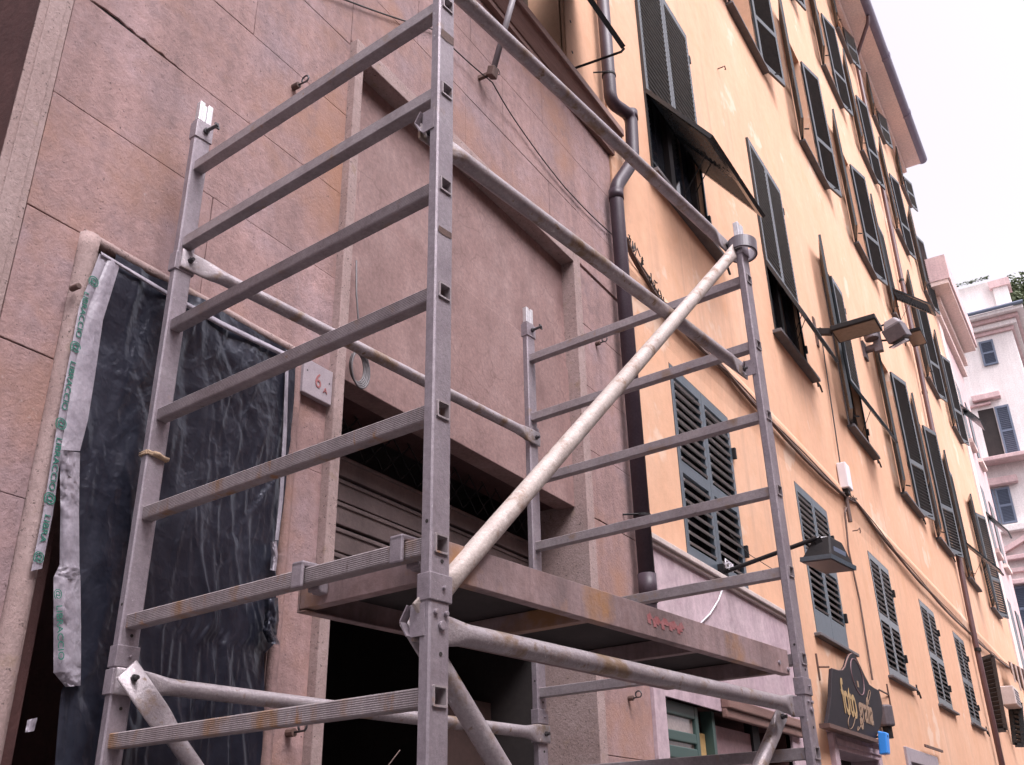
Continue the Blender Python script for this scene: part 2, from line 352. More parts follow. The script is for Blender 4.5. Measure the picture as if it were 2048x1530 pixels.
# cornice / window sill above
b = MB(); X0, X1 = -.4, 3.915
b.prism([(X0, 6.335), (X1, 6.335), (X1, 6.375), (X0, 6.375)], 1.215, 1.3); b.build('cornice_fillet', MT['wood'], pk)
b = MB(); b.add([(X0, 1.205, 6.378), (X1, 1.205, 6.378), (X1, 1.145, 6.47), (X0, 1.145, 6.47), (X0, 1.3, 6.378), (X1, 1.3, 6.378), (X1, 1.3, 6.47), (X0, 1.3, 6.47)],
                [(0, 1, 2, 3), (3, 2, 6, 7), (1, 5, 6, 2), (0, 4, 5, 1), (0, 3, 7, 4)]); b.build('cornice_cyma', MT['wood'], pk)
b = MB(); b.box(X0, X1, 1.125, 1.3, 6.473, 6.535); b.build('cornice_shelf', MT['wood'], pk, bevel=.006)
MB().box(3.2, 3.9, 1.25, 1.6, 6.54, 12.4).build('upper_wall', MT['yellow'], pk)
b = MB(); b.box(-.4, 1.5, 1.25, 1.6, 6.54, 12.4); b.box(1.5, 3.2, 1.25, 1.6, 9.2, 12.4); b.build('upper_wall', MT['lilac'], pk)
b = MB(); b.box(3.2, 3.64, 1.222, 1.27, 6.54, 9.3); b.build('window_surround', MT['yellow'], pk, bevel=.01)
for zz in (6.86, 7.16, 7.46): MB().disc((3.30, 1.222, zz), (0, -1, 0), .012, .002).build('fixing_hole', MT['black'], pk)
w = MB(); w.box(1.5, 3.2, 1.55, 1.62, 6.54, 6.62); w.box(3.12, 3.2, 1.52, 1.62, 6.54, 9.2); w.box(2.32, 2.40, 1.53, 1.6, 6.6, 9.2); w = w.build('window', MT['shut'], pk)
MB().box(1.5, 3.2, 1.60, 1.61, 6.56, 9.2).build('pane', MT['glass'], w)
fo = onX(1247, 95, 3.37)
b = MB(); b.bar((2.42, 1.22, 7.75), (2.42, fo.y, fo.z), 1.78, .035, (1, 0, 0)) if False else None
hz = 7.7
b = MB(); a0, a1 = Vector((1.55, 1.21, hz)), Vector((1.55, fo.y, fo.z))
d = (a1-a0); nrm = d.cross(Vector((1, 0, 0))).normalized()*.018
b.obox((a0+a1)/2+Vector((.91, 0, 0)), Vector((.91, 0, 0)), d/2, nrm); b.build('propped_flap', MT['shut'], pk)
MB().tube([onY(1148, 137, 1.22), Vector((3.37, fo.y+.02, fo.z-.03)), Vector((3.38, fo.y, fo.z))], .009, 8).build('flap_stay', MT['iron'], pk)

# number plaque
pa, pb2 = onY(598, 727, 1.238), onY(660, 747, 1.238); pc = onY(593, 783, 1.238); px0, px1, pz0, pz1 = .826, 1.0-.012, 3.176, 3.318
pl = thing('number_plaque', 'small grey marble house number plaque with a carved red 6A', 'plaque', (.9, 1.24, 3.24))
MB().box(px0, px1, 1.222, 1.246, pz0, pz1).build('plate', MT['plaque'], pl, bevel=.003)
def text(s, size, name, m, parent, mtx, depth=.002, shear=0, wide=1.0, spacing=1.0, bold=0):
    c = bpy.data.curves.new(name, 'FONT'); c.body = s; c.size = size; c.extrude = depth; c.shear = shear; c.offset = bold; c.space_character = spacing
    c.align_x = 'CENTER'; c.align_y = 'CENTER'
    t = bpy.data.objects.new('tmp', c); COL.objects.link(t); bpy.context.view_layer.update()
    me = bpy.data.meshes.new_from_object(t.evaluated_get(bpy.context.evaluated_depsgraph_get())); bpy.data.objects.remove(t)
    org = ORG[parent.name]; me.transform(Matrix.Translation(-org) @ mtx @ Matrix.Diagonal((wide, 1, 1, 1)))
    me.materials.clear(); me.materials.append(m)
    o = bpy.data.objects.new(name, me); COL.objects.link(o); o.parent = parent; ORG[o.name] = org; return o
def wallM(x, y, z, rot=0): return Matrix.Translation((x, y, z)) @ Matrix.Rotation(rot, 4, 'Y') @ Matrix.Rotation(math.pi/2, 4, 'X')
text('6', .085, 'numeral', MT['red'], pl, wallM(.907, 1.2212, 3.247), wide=.85, depth=.0012)
text('A', .034, 'numeral', MT['red'], pl, wallM(.948, 1.2212, 3.222))
for x, z in ((.845, 3.27), (.97, 3.262)): MB().disc((x, 1.223, z), (0, -1, 0), .0035, .002).build('screw_hole', MT['boltm'], pl)

# hanging black plastic sheet over the small door
tp = thing('plastic_sheet', 'wrinkled black plastic sheet taped over the small doorway left of the plaque', 'plastic sheet', (.35, 1.2, 3.3))
nx, nz = 110, 210; tv = []; rr = random.Random(23)
fold = [(rr.uniform(0, 1), rr.uniform(0, 1), rr.uniform(-.9, .9), rr.uniform(.015, .05), rr.uniform(.1, .4), rr.choice((-1, 1, 1))*rr.uniform(.002, .007)) for _ in range(46)]+[(rr.uniform(0, 1), rr.uniform(0, 1), rr.uniform(-2.2, 2.2), rr.uniform(.006, .016), rr.uniform(.03, .12), rr.choice((-1, 1))*rr.uniform(.0012, .0035)) for _ in range(110)]+[(.66+rr.gauss(0, .2), .3+rr.uniform(-.2, .35), rr.uniform(-.8, .9), rr.uniform(.006, .012), rr.uniform(.06, .22), rr.uniform(.0022, .0048)) for _ in range(46)]
fold += [(.50, .70, .05, .06, .30, .006), (.78, .60, .30, .03, .25, .014), (.9, .66, .5, .03, .12, .02), (.25, .5, .03, .05, .55, .012)]
LX = [(p.z, p.x-.012) for p in [onY(u, v, 1.206) for u, v in ((238, 528), (204, 640), (172, 840), (156, 903), (155, 1020), (155, 1130), (157, 1330), (130, 1385), (118, 1530))]]
LX = [(3.32, LX[0][1])]+LX+[(.9, LX[-1][1])]
RX = [(3.31, .770), (3.05, .778), (2.75, .772), (2.6, .768), (2.5, .752), (2.38, .770), (2.30, .792), (2.25, .79), (2.21, .745), (2.1, .752), (1.9, .758), (1.0, .76)]
def pw(tab, z):
    for (za, xa), (zb, xb) in zip(tab[:-1], tab[1:]):
        if zb <= z <= za: return xa+(xb-xa)*(za-z)/(za-zb)
    return tab[0][1] if z > tab[0][0] else tab[-1][1]
def tarp_y(u, v):
    y = 0
    for (cu, cv, sl_, w_, l_, a_) in fold:
        dv = v-cv; du = (u-cu-sl_*dv)/w_
        if abs(du) < 3 and abs(dv) < l_*2: y += a_*math.exp(-du*du)*math.exp(-(dv/l_)**2*2)
    for kz in (.147, .33, .585, .71, .86): y += .0016*math.exp(-((v-kz-.02*math.sin(u*5+kz*9))/.004)**2)   # packing creases
    y += .010*math.sin(math.pi*min(1, max(0, u)))*math.sin(v*2.2)+.0035*math.sin(u*23+v*9)*math.sin(v*31-u*4)
    return y
for j in range(nz+1):
    v = j/nz
    for i in range(nx+1):
        u = i/nx; z = 3.305-v*2.3-.004*math.sin(u*9)*(1-v); x = pw(LX, z)+(pw(RX, z)-pw(LX, z))*u
        tv.append((x, 1.212-tarp_y(u, v)*1.15, z))
b = MB(); b.add(tv, [(j*(nx+1)+i, j*(nx+1)+i+1, (j+1)*(nx+1)+i+1, (j+1)*(nx+1)+i) for j in range(nz) for i in range(nx)])
b.build('black_sheet', MT['tarp'], tp, smooth=True)
def ribbon(cols, y, name, m, amp=.002, seed=1, sub=6, thick=0):   # rows of (left px, right px) pairs on the wall, draped
    q = random.Random(seed); rows = []
    for (l0, r0), (l1, r1) in zip(cols[:-1], cols[1:]):
        for k in range(sub):
            t = k/sub; rows.append(((l0[0]+(l1[0]-l0[0])*t, l0[1]+(l1[1]-l0[1])*t), (r0[0]+(r1[0]-r0[0])*t, r0[1]+(r1[1]-r0[1])*t)))
    rows.append(cols[-1]); v = []; n = 9
    for l, r in rows:
        for k in range(n):
            t = k/(n-1); v.append(onY(l[0]+(r[0]-l[0])*t, l[1]+(r[1]-l[1])*t, y-amp*q.uniform(0, 1)-amp*1.6*math.sin(t*math.pi)))
    return MB().add(v, [(j*n+i, j*n+i+1, (j+1)*n+i+1, (j+1)*n+i) for j in range(len(rows)-1) for i in range(n-1)]).build(name, m, tp, smooth=True)
ps = ribbon([((199, 507), (217, 520)), ((158, 614), (176, 618)), ((118, 826), (134, 828)), ((85, 1030), (105, 1032)), ((62, 1142), (84, 1137))], 1.206, 'printed_strip', MT['film'], .0015, 2)
ribbon([((216, 515), (240, 530)), ((176, 616), (206, 640)), ((150, 730), (190, 752)), ((134, 828), (176, 840)), ((121, 900), (160, 902))], 1.204, 'folded_edge', MT['film'], .004, 3)
ribbon([((121, 900), (160, 905)), ((120, 960), (159, 965)), ((121, 1020), (158, 1025)), ((119, 1130), (159, 1130)), ((107, 1155), (161, 1160)), ((107, 1250), (162, 1250)), ((107, 1345), (162, 1330)), ((131, 1374), (161, 1371))], 1.203, 'crumpled_strip', MT['film'], .011, 5, 8)
ribbon([((202, 503), (203, 512)), ((340, 585), (338, 595)), ((440, 640), (438, 652)), ((575, 706), (571, 716))], 1.203, 'top_tape', MT['film'], .003, 6)
ribbon([((572, 700), (578, 703)), ((566, 860), (574, 862)), ((558, 1000), (566, 1002)), ((550, 1080), (557, 1080))], 1.203, 'side_tape', MT['film'], .003, 7)
ribbon([((541, 1085), (553, 1082)), ((543, 1110), (556, 1112)), ((540, 1140), (552, 1142))], 1.195, 'torn_edge', MT['film'], .012, 8)
ribbon([((528, 1200), (556, 1195)), ((530, 1235), (558, 1240)), ((525, 1262), (552, 1268)), ((535, 1285), (560, 1290))], 1.19, 'torn_edge', MT['tarp'], .016, 9)
ribbon([((55, 1440), (75, 1435)), ((50, 1465), (68, 1462))], 1.2, 'tape_scrap', MT['film'], .004, 10)
def along(t):                                    # axis of the printed strip in the wall plane, top to bottom
    P = [onY(208, 514, 1.2015), onY(167, 616, 1.2015), onY(126, 827, 1.2015), onY(95, 1031, 1.2015), onY(73, 1140, 1.2015)]
    L = [(P[i+1]-P[i]).length for i in range(4)]; s = t*sum(L)
    for i in range(4):
        if s <= L[i] or i == 3: return P[i]+(P[i+1]-P[i])*(s/L[i]), (P[i+1]-P[i]).normalized()
        s -= L[i]
for s_, t_, sz in (('@', .10, .036), ('LIBRACCIO', .225, .024), ('@', .335, .036), ('LIBRACCIO', .46, .024), ('@', .58, .036), ('LIBRACCIO', .70, .024), ('@', .80, .036), ('LIBRA', .885, .024), ('@', .965, .032)):
    p, d = along(t_); ang = math.atan2(-d.z, d.x)
    text(s_, sz, 'print', MT['green'], ps, wallM(p.x, p.y-.0005, p.z, ang), depth=.0004, wide=1.25 if len(s_) > 1 else 1.0)
for s_, q_ in (('LIBRACCIO', ((118, 1215), (122, 1315))), ('@', ((116, 1175), (117, 1200)))):
    a_, c_ = onY(*q_[0], 1.1765), onY(*q_[1], 1.1765); d = (c_-a_).normalized(); p = (a_+c_)/2
    text(s_, .024, 'print', MT['green'], ps, wallM(p.x, p.y, p.z, math.atan2(-d.z, d.x)), depth=.0004, wide=1.15)
# crease lines: thin stray threads on the sheet
# eye hooks in the stone
def hook(px, py, label, m='rust', s=1.0):
    p = onY(px, py, WY)
    t = thing('wall_hook', label, 'hook', p, group='iron eye hooks in the stone front')
    MB().disc(p+Vector((0, .005, 0)), (0, -1, 0), .014*s, .035*s, 10).build('plug', MT[m], t)
    q = p+Vector((0, -.03*s, 0)); pts = [q]+[q+Vector((.004*s, -.03*s-.018*s*math.sin(a), .018*s-.018*s*math.cos(a))) for a in [k*.55 for k in range(1, 11)]]
    MB().tube(pts, .004*s, 6).build('eye', MT['boltm'], t, smooth=True)
hook(587, 175, 'dark iron eye hook high on the wall just above the top scaffold rung at left')
hook(1192, 688, 'small eye hook on the stone pier between far scaffold post and brown downpipe, upper one')
hook(1257, 1397, 'small eye hook low on the stone pier beside the green framed door')
hook(575, 1466, 'bent iron hook in the stone near the bottom, below the long lower brace')
sb = onY(143, 578, 1.225); tag(MB().disc(sb, (0, -1, 0), .010, .035, 10).build('stub_bolt', MT['rust'], org=sb, bevel=.003), 'rusty stub bolt on the bead moulding left of the plastic sheet', 'bolt')
# coil of grey cable
cc = onY(712, 735, 1.25); b = MB()
for k in range(5):
    q = random.Random(k); r0 = .062+.004*k; pts = []
    for i in range(41):
        a = i*2*math.pi/40; pts.append((cc.x+r0*.72*math.cos(a)+q.uniform(-.001, .001)+.0015*k, 1.255-.004*k-.01, cc.z+r0*math.sin(a)*1.05-.003*k))
    b.tube(pts, .0042, 6, False)
b.tube([(cc.x-.01, 1.245, cc.z+.06), (cc.x-.03, 1.22, cc.z+.16), (cc.x-.035, 1.24, cc.z+.33), (cc.x-.03, 1.255, cc.z+.5)], .004, 6)
tag(b.build('cable_coil', MT['coil'], smooth=True, org=cc), 'coil of thin grey cable hanging on the marble fascia behind the brace', 'cable')
# black wire across the wall
wp = [onY(640, -20, 1.235), onY(870, 60, 1.235), onY(985, 165, 1.20), onY(1040, 255, 1.23), onY(1130, 375, 1.235), onY(1225, 470, 1.235)]
pts = []
for p, q in zip(wp[:-1], wp[1:]): pts += [p+(q-p)*k/6+Vector((0, 0, -.012*math.sin(math.pi*k/6))) for k in range(6)]
pts.append(wp[-1]); tag(MB().tube(pts, .0042, 6).build('black_wire', MT['wire'], smooth=True, org=wp[2]), 'thin black wire sagging across the pink stone to the downpipe', 'wire')
# grey pole on its bracket
bp = onY(957, 157, 1.25); pe = thing('bracket_pole', 'grey pole leaning out of a rusty wall bracket above the wire', 'pole', bp)
pj = onX(985, 145, bp.x+.02)
MB().bar(bp, pj, .022, .022, (1, 0, 0)).build('arm', MT['rust'], pe)
MB().obox(pj, (.028, 0, 0), (0, .022, .01), (0, -.008, .032)).build('clamp', MT['rust'], pe, bevel=.006)
pq = onX(1042, -60, bp.x+.02); MB().tube([pj, pq], .018, 14).build('tube', MT['grey'], pe, smooth=True)
MB().tube([pj+Vector((.03+.018*math.cos(a), -.02, .02+.02*math.sin(a))) for a in [k*.5 for k in range(13)]], .0025, 6).build('wire_loop', MT['iron'], pe)

# brown downpipe with its double bend round the cornice
dp = thing('downpipe', 'thick brown plastic downpipe with double bend where pink stone meets ochre plaster', 'downpipe', (4.0, 1.12, 0))
def arc_path(pts, r=.07, n=7):
    pts = [Vector(p) for p in pts]; out = [pts[0]]
    for a, c, e in zip(pts[:-2], pts[1:-1], pts[2:]):
        d0, d1 = (a-c).normalized(), (e-c).normalized(); p, q = c+d0*r, c+d1*r
        for k in range(n+1):
            t = k/n; out.append(p*(1-t)**2+c*2*t*(1-t)+q*t*t)
    return out+[pts[-1]]
PY = 1.165
lo = [onY(1288, 1180, PY), onY(1231, 375, PY)]
up_ = [onY(1266, 322, PY-.05), onY(1262, 232, PY-.05)]; hi = [onY(1222, 205, PY), onY(1203, -60, PY)]
path = [Vector((lo[1].x+.01, PY, 2.95)), Vector((lo[1].x, PY, lo[1].z)), up_[0], up_[1], hi[0], Vector((hi[0].x, PY, 9.6))]
MB().tube(arc_path(path, .085), .050, 20).build('pipe', MT['pvc'], dp, smooth=True)
for z in (lo[1].z-.06, up_[1].z+.01): MB().tube([(lo[1].x if z < 6.2 else up_[1].x, PY if z < 6.2 else PY-.05, z-.05), (lo[1].x if z < 6.2 else up_[1].x, PY if z < 6.2 else PY-.05, z+.03)], .054, 20).build('coupling', MT['pvc'], dp, smooth=True)
xb = lo[1].x+.01
MB().tube([(xb, PY, 2.93), (xb, PY, 3.10)], .056, 20).build('coupling', MT['pvc'], dp, smooth=True)
MB().tube([(xb, PY, 2.96), (xb+.02, PY+.01, 2.87), (xb+.05, PY+.04, 2.80)], .048, 16).build('spout_shoe', MT['pvc'], dp, smooth=True)
for x, z, yy in ((xb, 3.46, PY), (hi[0].x, 7.0, PY)):
    b = MB(); b.tube([(x, yy, z-.008), (x, yy, z+.008)], .055, 20, True); b.tube([(x-.055, yy, z), (x-.10, 1.25, z)], .006, 6); b.build('pipe_clip', MT['iron'], dp)
# ------------------------------------------------------------------ ochre house
YY = 1.262; YU = 1.238                          # lower and upper wall faces
yb = thing('ochre_house', 'tall ochre plaster apartment house with dark green louvred shutters', 'building', (5, YY, 0))
SC = [1, 1.025, 1.06, 1.10, 1.13]
CX = [(4.73, 6.0), (7.92, 9.12), (11.0, 12.15), (14.2, 15.4), (17.15, 18.3), (20.6, 21.75), (24.0, 25.1)]
RZ = [(3.42, 4.95), (6.66, 9.35), (11.58, 14.25), (16.15, 18.8), (20.3, 21.45)]
def colx(r, c):
    a, e = CX[c]; m = 4.7+((a+e)/2-4.7)*SC[r]; h = (e-a)/2*(1.06 if r else 1); return m-h, m+h
XE = 28.0
RD = lambda r, c: .10 if r == 0 or (r == 1 and c < 2) else (.15 if (r, c) == (1, 2) else .34)
wl = MB(); rv = MB()
zs = [0]
def band(z0, z1, y, holes):
    x = 3.89
    for a, e in holes+[(XE, XE)]:
        if a > x: wl.quad((x, y, z0), (a, y, z0), (a, y, z1), (x, y, z1))
        x = e
shop = [(4.06, 6.55)]; 
d0, d1, e0, e1 = onY(1667, 1500, YY), onY(1748, 1514, YY), onY(1811, 1508, YY), onY(1867, 1520, YY); band(0, 2.44, YY, [(4.06, 6.55), (d0.x-.05, d1.x+.05), (e0.x-.05, e1.x+.05)]); band(2.44, 2.62, YY, [(e0.x-.05, e1.x+.05)]); band(2.62, 3.42, YY, [])
band(3.42, 4.95, YY, [colx(0, c) for c in range(5)]); band(4.95, 5.08, YY, [])
prof = [(YY, 5.08), (YY-.010, 5.20), (YY-.034, 5.31), (YY-.052, 5.39), (YY-.050, 5.43), (YU, 5.50)]
for (ya, za), (yc, zc) in zip(prof[:-1], prof[1:]): wl.quad((3.89, ya, za), (XE, ya, za), (XE, yc, zc), (3.89, yc, zc))
zp = 5.50
for r in range(1, 5):
    hs_ = [colx(r, c) for c in range(7)]
    band(zp, RZ[r][0], YU, []); band(RZ[r][0], RZ[r][1], YU, hs_); zp = RZ[r][1]
band(zp, 21.9, YU, [])
wl.quad((XE, YU, 0), (XE, 9, 0), (XE, 9, 21.9), (XE, YU, 21.9)); wl.quad((3.89, YU, 6), (3.89, YU, 21.9), (3.89, 9, 21.9), (3.89, 9, 6))
for r in range(5):
    for c in range(5 if r == 0 else 7):
        a, e = colx(r, c); z0, z1 = RZ[r]; y0 = YY if r == 0 else YU; y1 = y0+RD(r, c)
        wl.quad((a, y0, z0), (a, y0, z1), (a, y1, z1), (a, y1, z0)); wl.quad((e, y0, z0), (e, y1, z0), (e, y1, z1), (e, y0, z1))
        wl.quad((a, y0, z1), (e, y0, z1), (e, y1, z1), (a, y1, z1)); wl.quad((a, y0, z0), (a, y1, z0), (e, y1, z0), (e, y0, z0))
wl.build('wall', MT['yellow'], yb)
for r in range(5):
    for c in range(5 if r == 0 else 7):
        a, e = colx(r, c); z0, z1 = RZ[r]; y1 = (YY if r == 0 else YU)+RD(r, c); m = (a+e)/2
        w = MB(); w.box(a, a+.07, y1-.05, y1, z0, z1); w.box(e-.07, e, y1-.05, y1, z0, z1); w.box(a+.07, e-.07, y1-.05, y1, z1-.08, z1); w.box(a+.07, e-.07, y1-.05, y1, z0, z0+.08); w.box(m-.05, m+.05, y1-.052, y1, z0+.08, z1-.08)
        w = w.build('window', MT['dframe'] if RD(r, c) < .2 else MT['wood'], yb)
        MB().box(a, e, y1+.002, y1+.02, z0, z1).build('pane', MT['glass'], w)
        s_ = MB(); y0 = YY if r == 0 else YU
        if r == 0 and c == 0: s_ = None
        else:
            s_.box(a-.10, e+.15, y0-(.10 if r else .065), y0+.05, z0-(.045 if r else .034), z0-.002); s_.build('sill', MT['sillm'], yb, bevel=.006)
# louvred leaves
SLAT = {}
def leaf(M4, w, h, m, zm=.45, pitch=.072, sd=.055, indiv=False, flap=None, botpanel=.10, noupper=False):
    """leaf hinged at local x=0, local -y faces the street; optional lower flap hinged at zm*h tilting out by flap radians"""
    st, t = .058, .017; zmid = zm*h
    def tr(mb, Mx): mb.v = [Mx @ Vector(p) for p in mb.v]; return mb
    fr = MB(); z_lo = zmid-.045 if flap is None else zmid
    fr.box(0, st, -t, t, 0 if flap is None else zmid-.0, h); fr.box(w-st, w, -t, t, 0 if flap is None else zmid-.0, h)
    fr.box(st, w-st, -t, t, h-.085, h); fr.box(st, w-st, -t, t, zmid-.045 if flap is None else zmid, zmid+.045)
    if flap is None: fr.box(st, w-st, -t, t, 0, botpanel)
    else: fr.box(0, .02, -.005, t, 0, zmid); 
    fr = tr(fr, M4).build('shutter', m, yb)
    def slats(z0, z1, Mx, par):
        n = max(1, int((z1-z0)/pitch)); st_ = (z1-z0)/n; bm_ = MB()
        ax = Vector((0, -sd*.42, -sd*.30)); bx = ax.cross(Vector((1, 0, 0))).normalized()*(.0085 if pitch > .062 else .0075)
        first = None
        for k in range(n):
            zc = z0+(k+.5)*st_
            if indiv:
                c0 = Mx @ Vector((w/2, 0, zc))
                if first is None:
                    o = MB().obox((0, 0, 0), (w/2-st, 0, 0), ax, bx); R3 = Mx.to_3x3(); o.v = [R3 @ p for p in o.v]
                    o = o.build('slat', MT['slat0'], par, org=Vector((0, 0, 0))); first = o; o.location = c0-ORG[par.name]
                else: dup(first, par, c0-ORG[par.name])
            else: bm_.obox((w/2, 0, zc), (w/2-st, 0, 0), ax, bx)
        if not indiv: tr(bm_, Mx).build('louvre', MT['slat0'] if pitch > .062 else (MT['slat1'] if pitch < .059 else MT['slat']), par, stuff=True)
    slats(zmid+.045, h-.085, M4, fr)
    if flap is None: slats(botpanel, zmid-.045, M4, fr)
    else:
        Mf = M4 @ Matrix.Translation((0, 0, zmid)) @ Matrix.Rotation(-flap, 4, 'X')
        fl = MB(); fl.box(.004, st, -t, t, -zmid, 0); fl.box(w-st, w-.004, -t, t, -zmid, 0); fl.box(st, w-st, -t, t, -.06, 0); fl.box(st, w-st, -t, t, -zmid, -zmid+.08)
        fl = tr(fl, Mf).build('shutter_flap', m, yb)
        bm_ = MB(); n = int((zmid-.14)/pitch); ax = Vector((0, -sd*.42, -sd*.30)); bx = ax.cross(Vector((1, 0, 0))).normalized()*.0042
        for k in range(n): bm_.obox((w/2, 0, -zmid+.08+(k+.5)*(zmid-.14)/n), (w/2-st, 0, 0), ax, bx)
        tr(bm_, Mf).build('louvre', m, fl, stuff=True)
        p0 = M4 @ Vector((w*.9, .02, .05)); p1 = Mf @ Vector((w*.9, 0, -zmid*.55)); MB().tube([p0, p1], .005, 6).build('flap_stay', MT['iron'], fl)
    return fr
def T(x, y, z): return Matrix.Translation((x, y, z))
def RZm(a): return Matrix.Rotation(a, 4, 'Z')
MIR = Matrix.Diagonal((-1, 1, 1, 1))
def pair(r, c, lo_, ro_, m=None, **k):           # lo_/ro_: opening angle in degrees, or ('flap', deg)
    a, e = colx(r, c); z0, z1 = RZ[r]; y = (YY+.012 if r == 0 else YU-.012); w = (e-a)/2-.004; m = m or MT['shut']
    for side, st_ in ((0, lo_), (1, ro_)):
        kw = dict(k); ang = 0
        if isinstance(st_, tuple): kw['flap'] = math.radians(st_[1])
        else: ang = math.radians(st_)
        if ang: kw['sd'] = -abs(kw.get('sd', .05))*.9
        yy = y-(.022 if ang else 0)
        Mx = T(a+.002, yy, z0+.01) @ RZm(-ang) if side == 0 else T(e-.002, yy, z0+.01) @ RZm(ang) @ MIR
        f = leaf(Mx, w, z1-z0-.02, m, **kw)
        if side == 1:                            # flip the faces of mirrored leaves
            for o in [f]+list(f.children): o.data.flip_normals() if o.data.users == 1 else None
        if ang:                                  # hinge strap and hold-back hook
            p = Mx @ Vector((w*.5, .03, .02)); MB().bar(p, p+Vector((0, -.07, -.03)), .02, .012, (1, 0, 0)).build('holdback', MT['iron'], yb)
    return a, e
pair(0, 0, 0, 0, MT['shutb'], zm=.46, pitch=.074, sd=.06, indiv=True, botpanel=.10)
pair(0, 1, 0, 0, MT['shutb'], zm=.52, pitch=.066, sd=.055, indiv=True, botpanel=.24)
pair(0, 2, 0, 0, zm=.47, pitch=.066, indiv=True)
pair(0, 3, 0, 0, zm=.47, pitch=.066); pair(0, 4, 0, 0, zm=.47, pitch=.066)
pair(1, 0, ('flap', 35), ('flap', 35), zm=.345, pitch=.058, sd=.048)
pair(1, 1, ('flap', 22), ('flap', 22), zm=.345, pitch=.058, sd=.048)
pair(1, 2, 166, ('flap', 24), zm=.345, pitch=.058, sd=.048)
fin = dict(zm=.36, pitch=.06, sd=.048)
pair(1, 3, 167, 168, **fin); pair(1, 4, 166, 166, **fin); pair(1, 5, 168, ('flap', 38), **fin); pair(1, 6, 166, 165, **fin)
for r in (2, 3):
    for c in range(7):
        if (r, c) in ((2, 4), (3, 0)): pair(r, c, 168, ('flap', 48), **fin)
        else: pair(r, c, 164+((c*7+r*3) % 5), 165+((c*5+r) % 5), **fin)
for c in range(7): pair(4, c, 167 if c != 3 else ('flap', 55), 166 if c != 3 else ('flap', 55), zm=.5, pitch=.05, sd=.042)
for r, c in ((1, 0), (1, 1), (1, 2), (1, 3), (1, 4), (0, 2), (0, 4)):      # iron stays at the sill ends
    a, e = colx(r, c); z = RZ[r][0]-.02; y0 = YU if r else YY
    b = MB(); p = Vector((e+.20, y0-.05, z)); b.tube([p+Vector((-.1, .02, .01)), p, p+Vector((.10, 0, -.01)), p+Vector((.12, -.01, -.09))], .012, 6); b.bar(p+Vector((0, 0, -.06)), p+Vector((0, 0, .07)), .018, .018, (0, 1, 0))
    b.build('sill_stay', MT['iron'], yb)
for r, c in [(0, k) for k in range(5)]+[(1, k) for k in range(3)]:        # hinge blocks beside the frames
    a, e = colx(r, c); y0 = YU if r else YY
    for zz in (RZ[r][0]+.30, RZ[r][1]-.38): MB().box(e+.004, e+.034, y0-.035, y0-.001, zz, zz+.10).build('hinge_block', MT['iron'], yb, bevel=.005)
# base, string course, shop front
b = MB(); y = YY-.03
for x0, x1, z0, z1 in ((3.892, 4.06, 0, 2.44), (6.55, 7.12, 0, 2.44), (3.892, 7.12, 2.44, 3.37)): b.box(x0, x1, y, YY+.02, z0, z1)
b.build('lilac_base', MT['lilac'], yb)
b = MB(); b.box(3.96, 7.14, y-.045, YY+.02, 3.372, 3.412); b.box(3.96, 7.14, y-.025, YY+.02, 3.345, 3.371); b.build('string_course', MT['cap'], yb, bevel=.006)
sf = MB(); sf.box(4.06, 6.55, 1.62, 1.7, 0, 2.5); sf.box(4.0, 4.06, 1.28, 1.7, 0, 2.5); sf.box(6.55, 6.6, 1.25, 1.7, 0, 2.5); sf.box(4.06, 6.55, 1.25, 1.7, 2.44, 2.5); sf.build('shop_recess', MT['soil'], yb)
def wallbox(pa, pb, y0, y1, name, m, bev=0):      # box between two picture corners taken at depth y0
    a, e = onY(*pa, y0), onY(*pb, y0); return MB().box(a.x, e.x, y0, y1, min(a.z, e.z), max(a.z, e.z)).build(name, m, yb, bevel=bev)
sy = 1.285
xl = onY(1312, 1450, sy).x; xm = onY(1398, 1450, sy).x; xn = onY(1430, 1450, sy).x; xo = onY(1503, 1450, sy).x; xq = onY(1516, 1450, sy).x
zr = onY(1360, 1472, sy).z
d_ = MB(); d_.box(xl-.02, xl+.06, sy, sy+.05, 0, 2.44); d_.box(xm-.06, xm, sy, sy+.05, 0, 2.44); d_.box(xl+.06, xm-.06, sy, sy+.05, zr-.03, zr+.03); d_.box(xl+.06, xm-.06, sy, sy+.05, zr-.13, zr-.06); d_.box(xl+.06, xm-.06, sy, sy+.05, 2.36, 2.44)
dr = d_.build('green_door', MT['greenf'], yb, bevel=.006); MB().box(xl+.06, xm-.06, sy+.022, sy+.028, 0, 2.4).build('pane', mat('dusty_pane', (.30, .24, .22), (.36, .29, .27), 5, .15, spec=.8), dr)
MB().box(xm+.02, xn-.05, sy+.06, sy+.09, 0, 2.30).build('yellow_board', MT['planky'], yb)
MB().box(xn-.05, xn, sy, sy+.08, 0, 2.44).build('door_post', MT['greenf'], yb)
MB().box(xn, xo, sy+.02, sy+.05, 0, 2.36).build('pink_panel', MT['salmon'] if False else mat('dull_pink_board', (.24, .15, .16), (.29, .19, .2), 3, .7), yb)
MB().box(xo, xq, sy, sy+.06, 0, 2.44).build('door_post', MT['iron'], yb)
b = MB(); b.box(5.0, 6.75, YY-.09, YY-.031, 2.46, 2.53); b.box(5.0, 6.75, YY-.07, YY-.031, 2.40, 2.459); b.build('timber_lintel', MT['wood'], yb, bevel=.008)
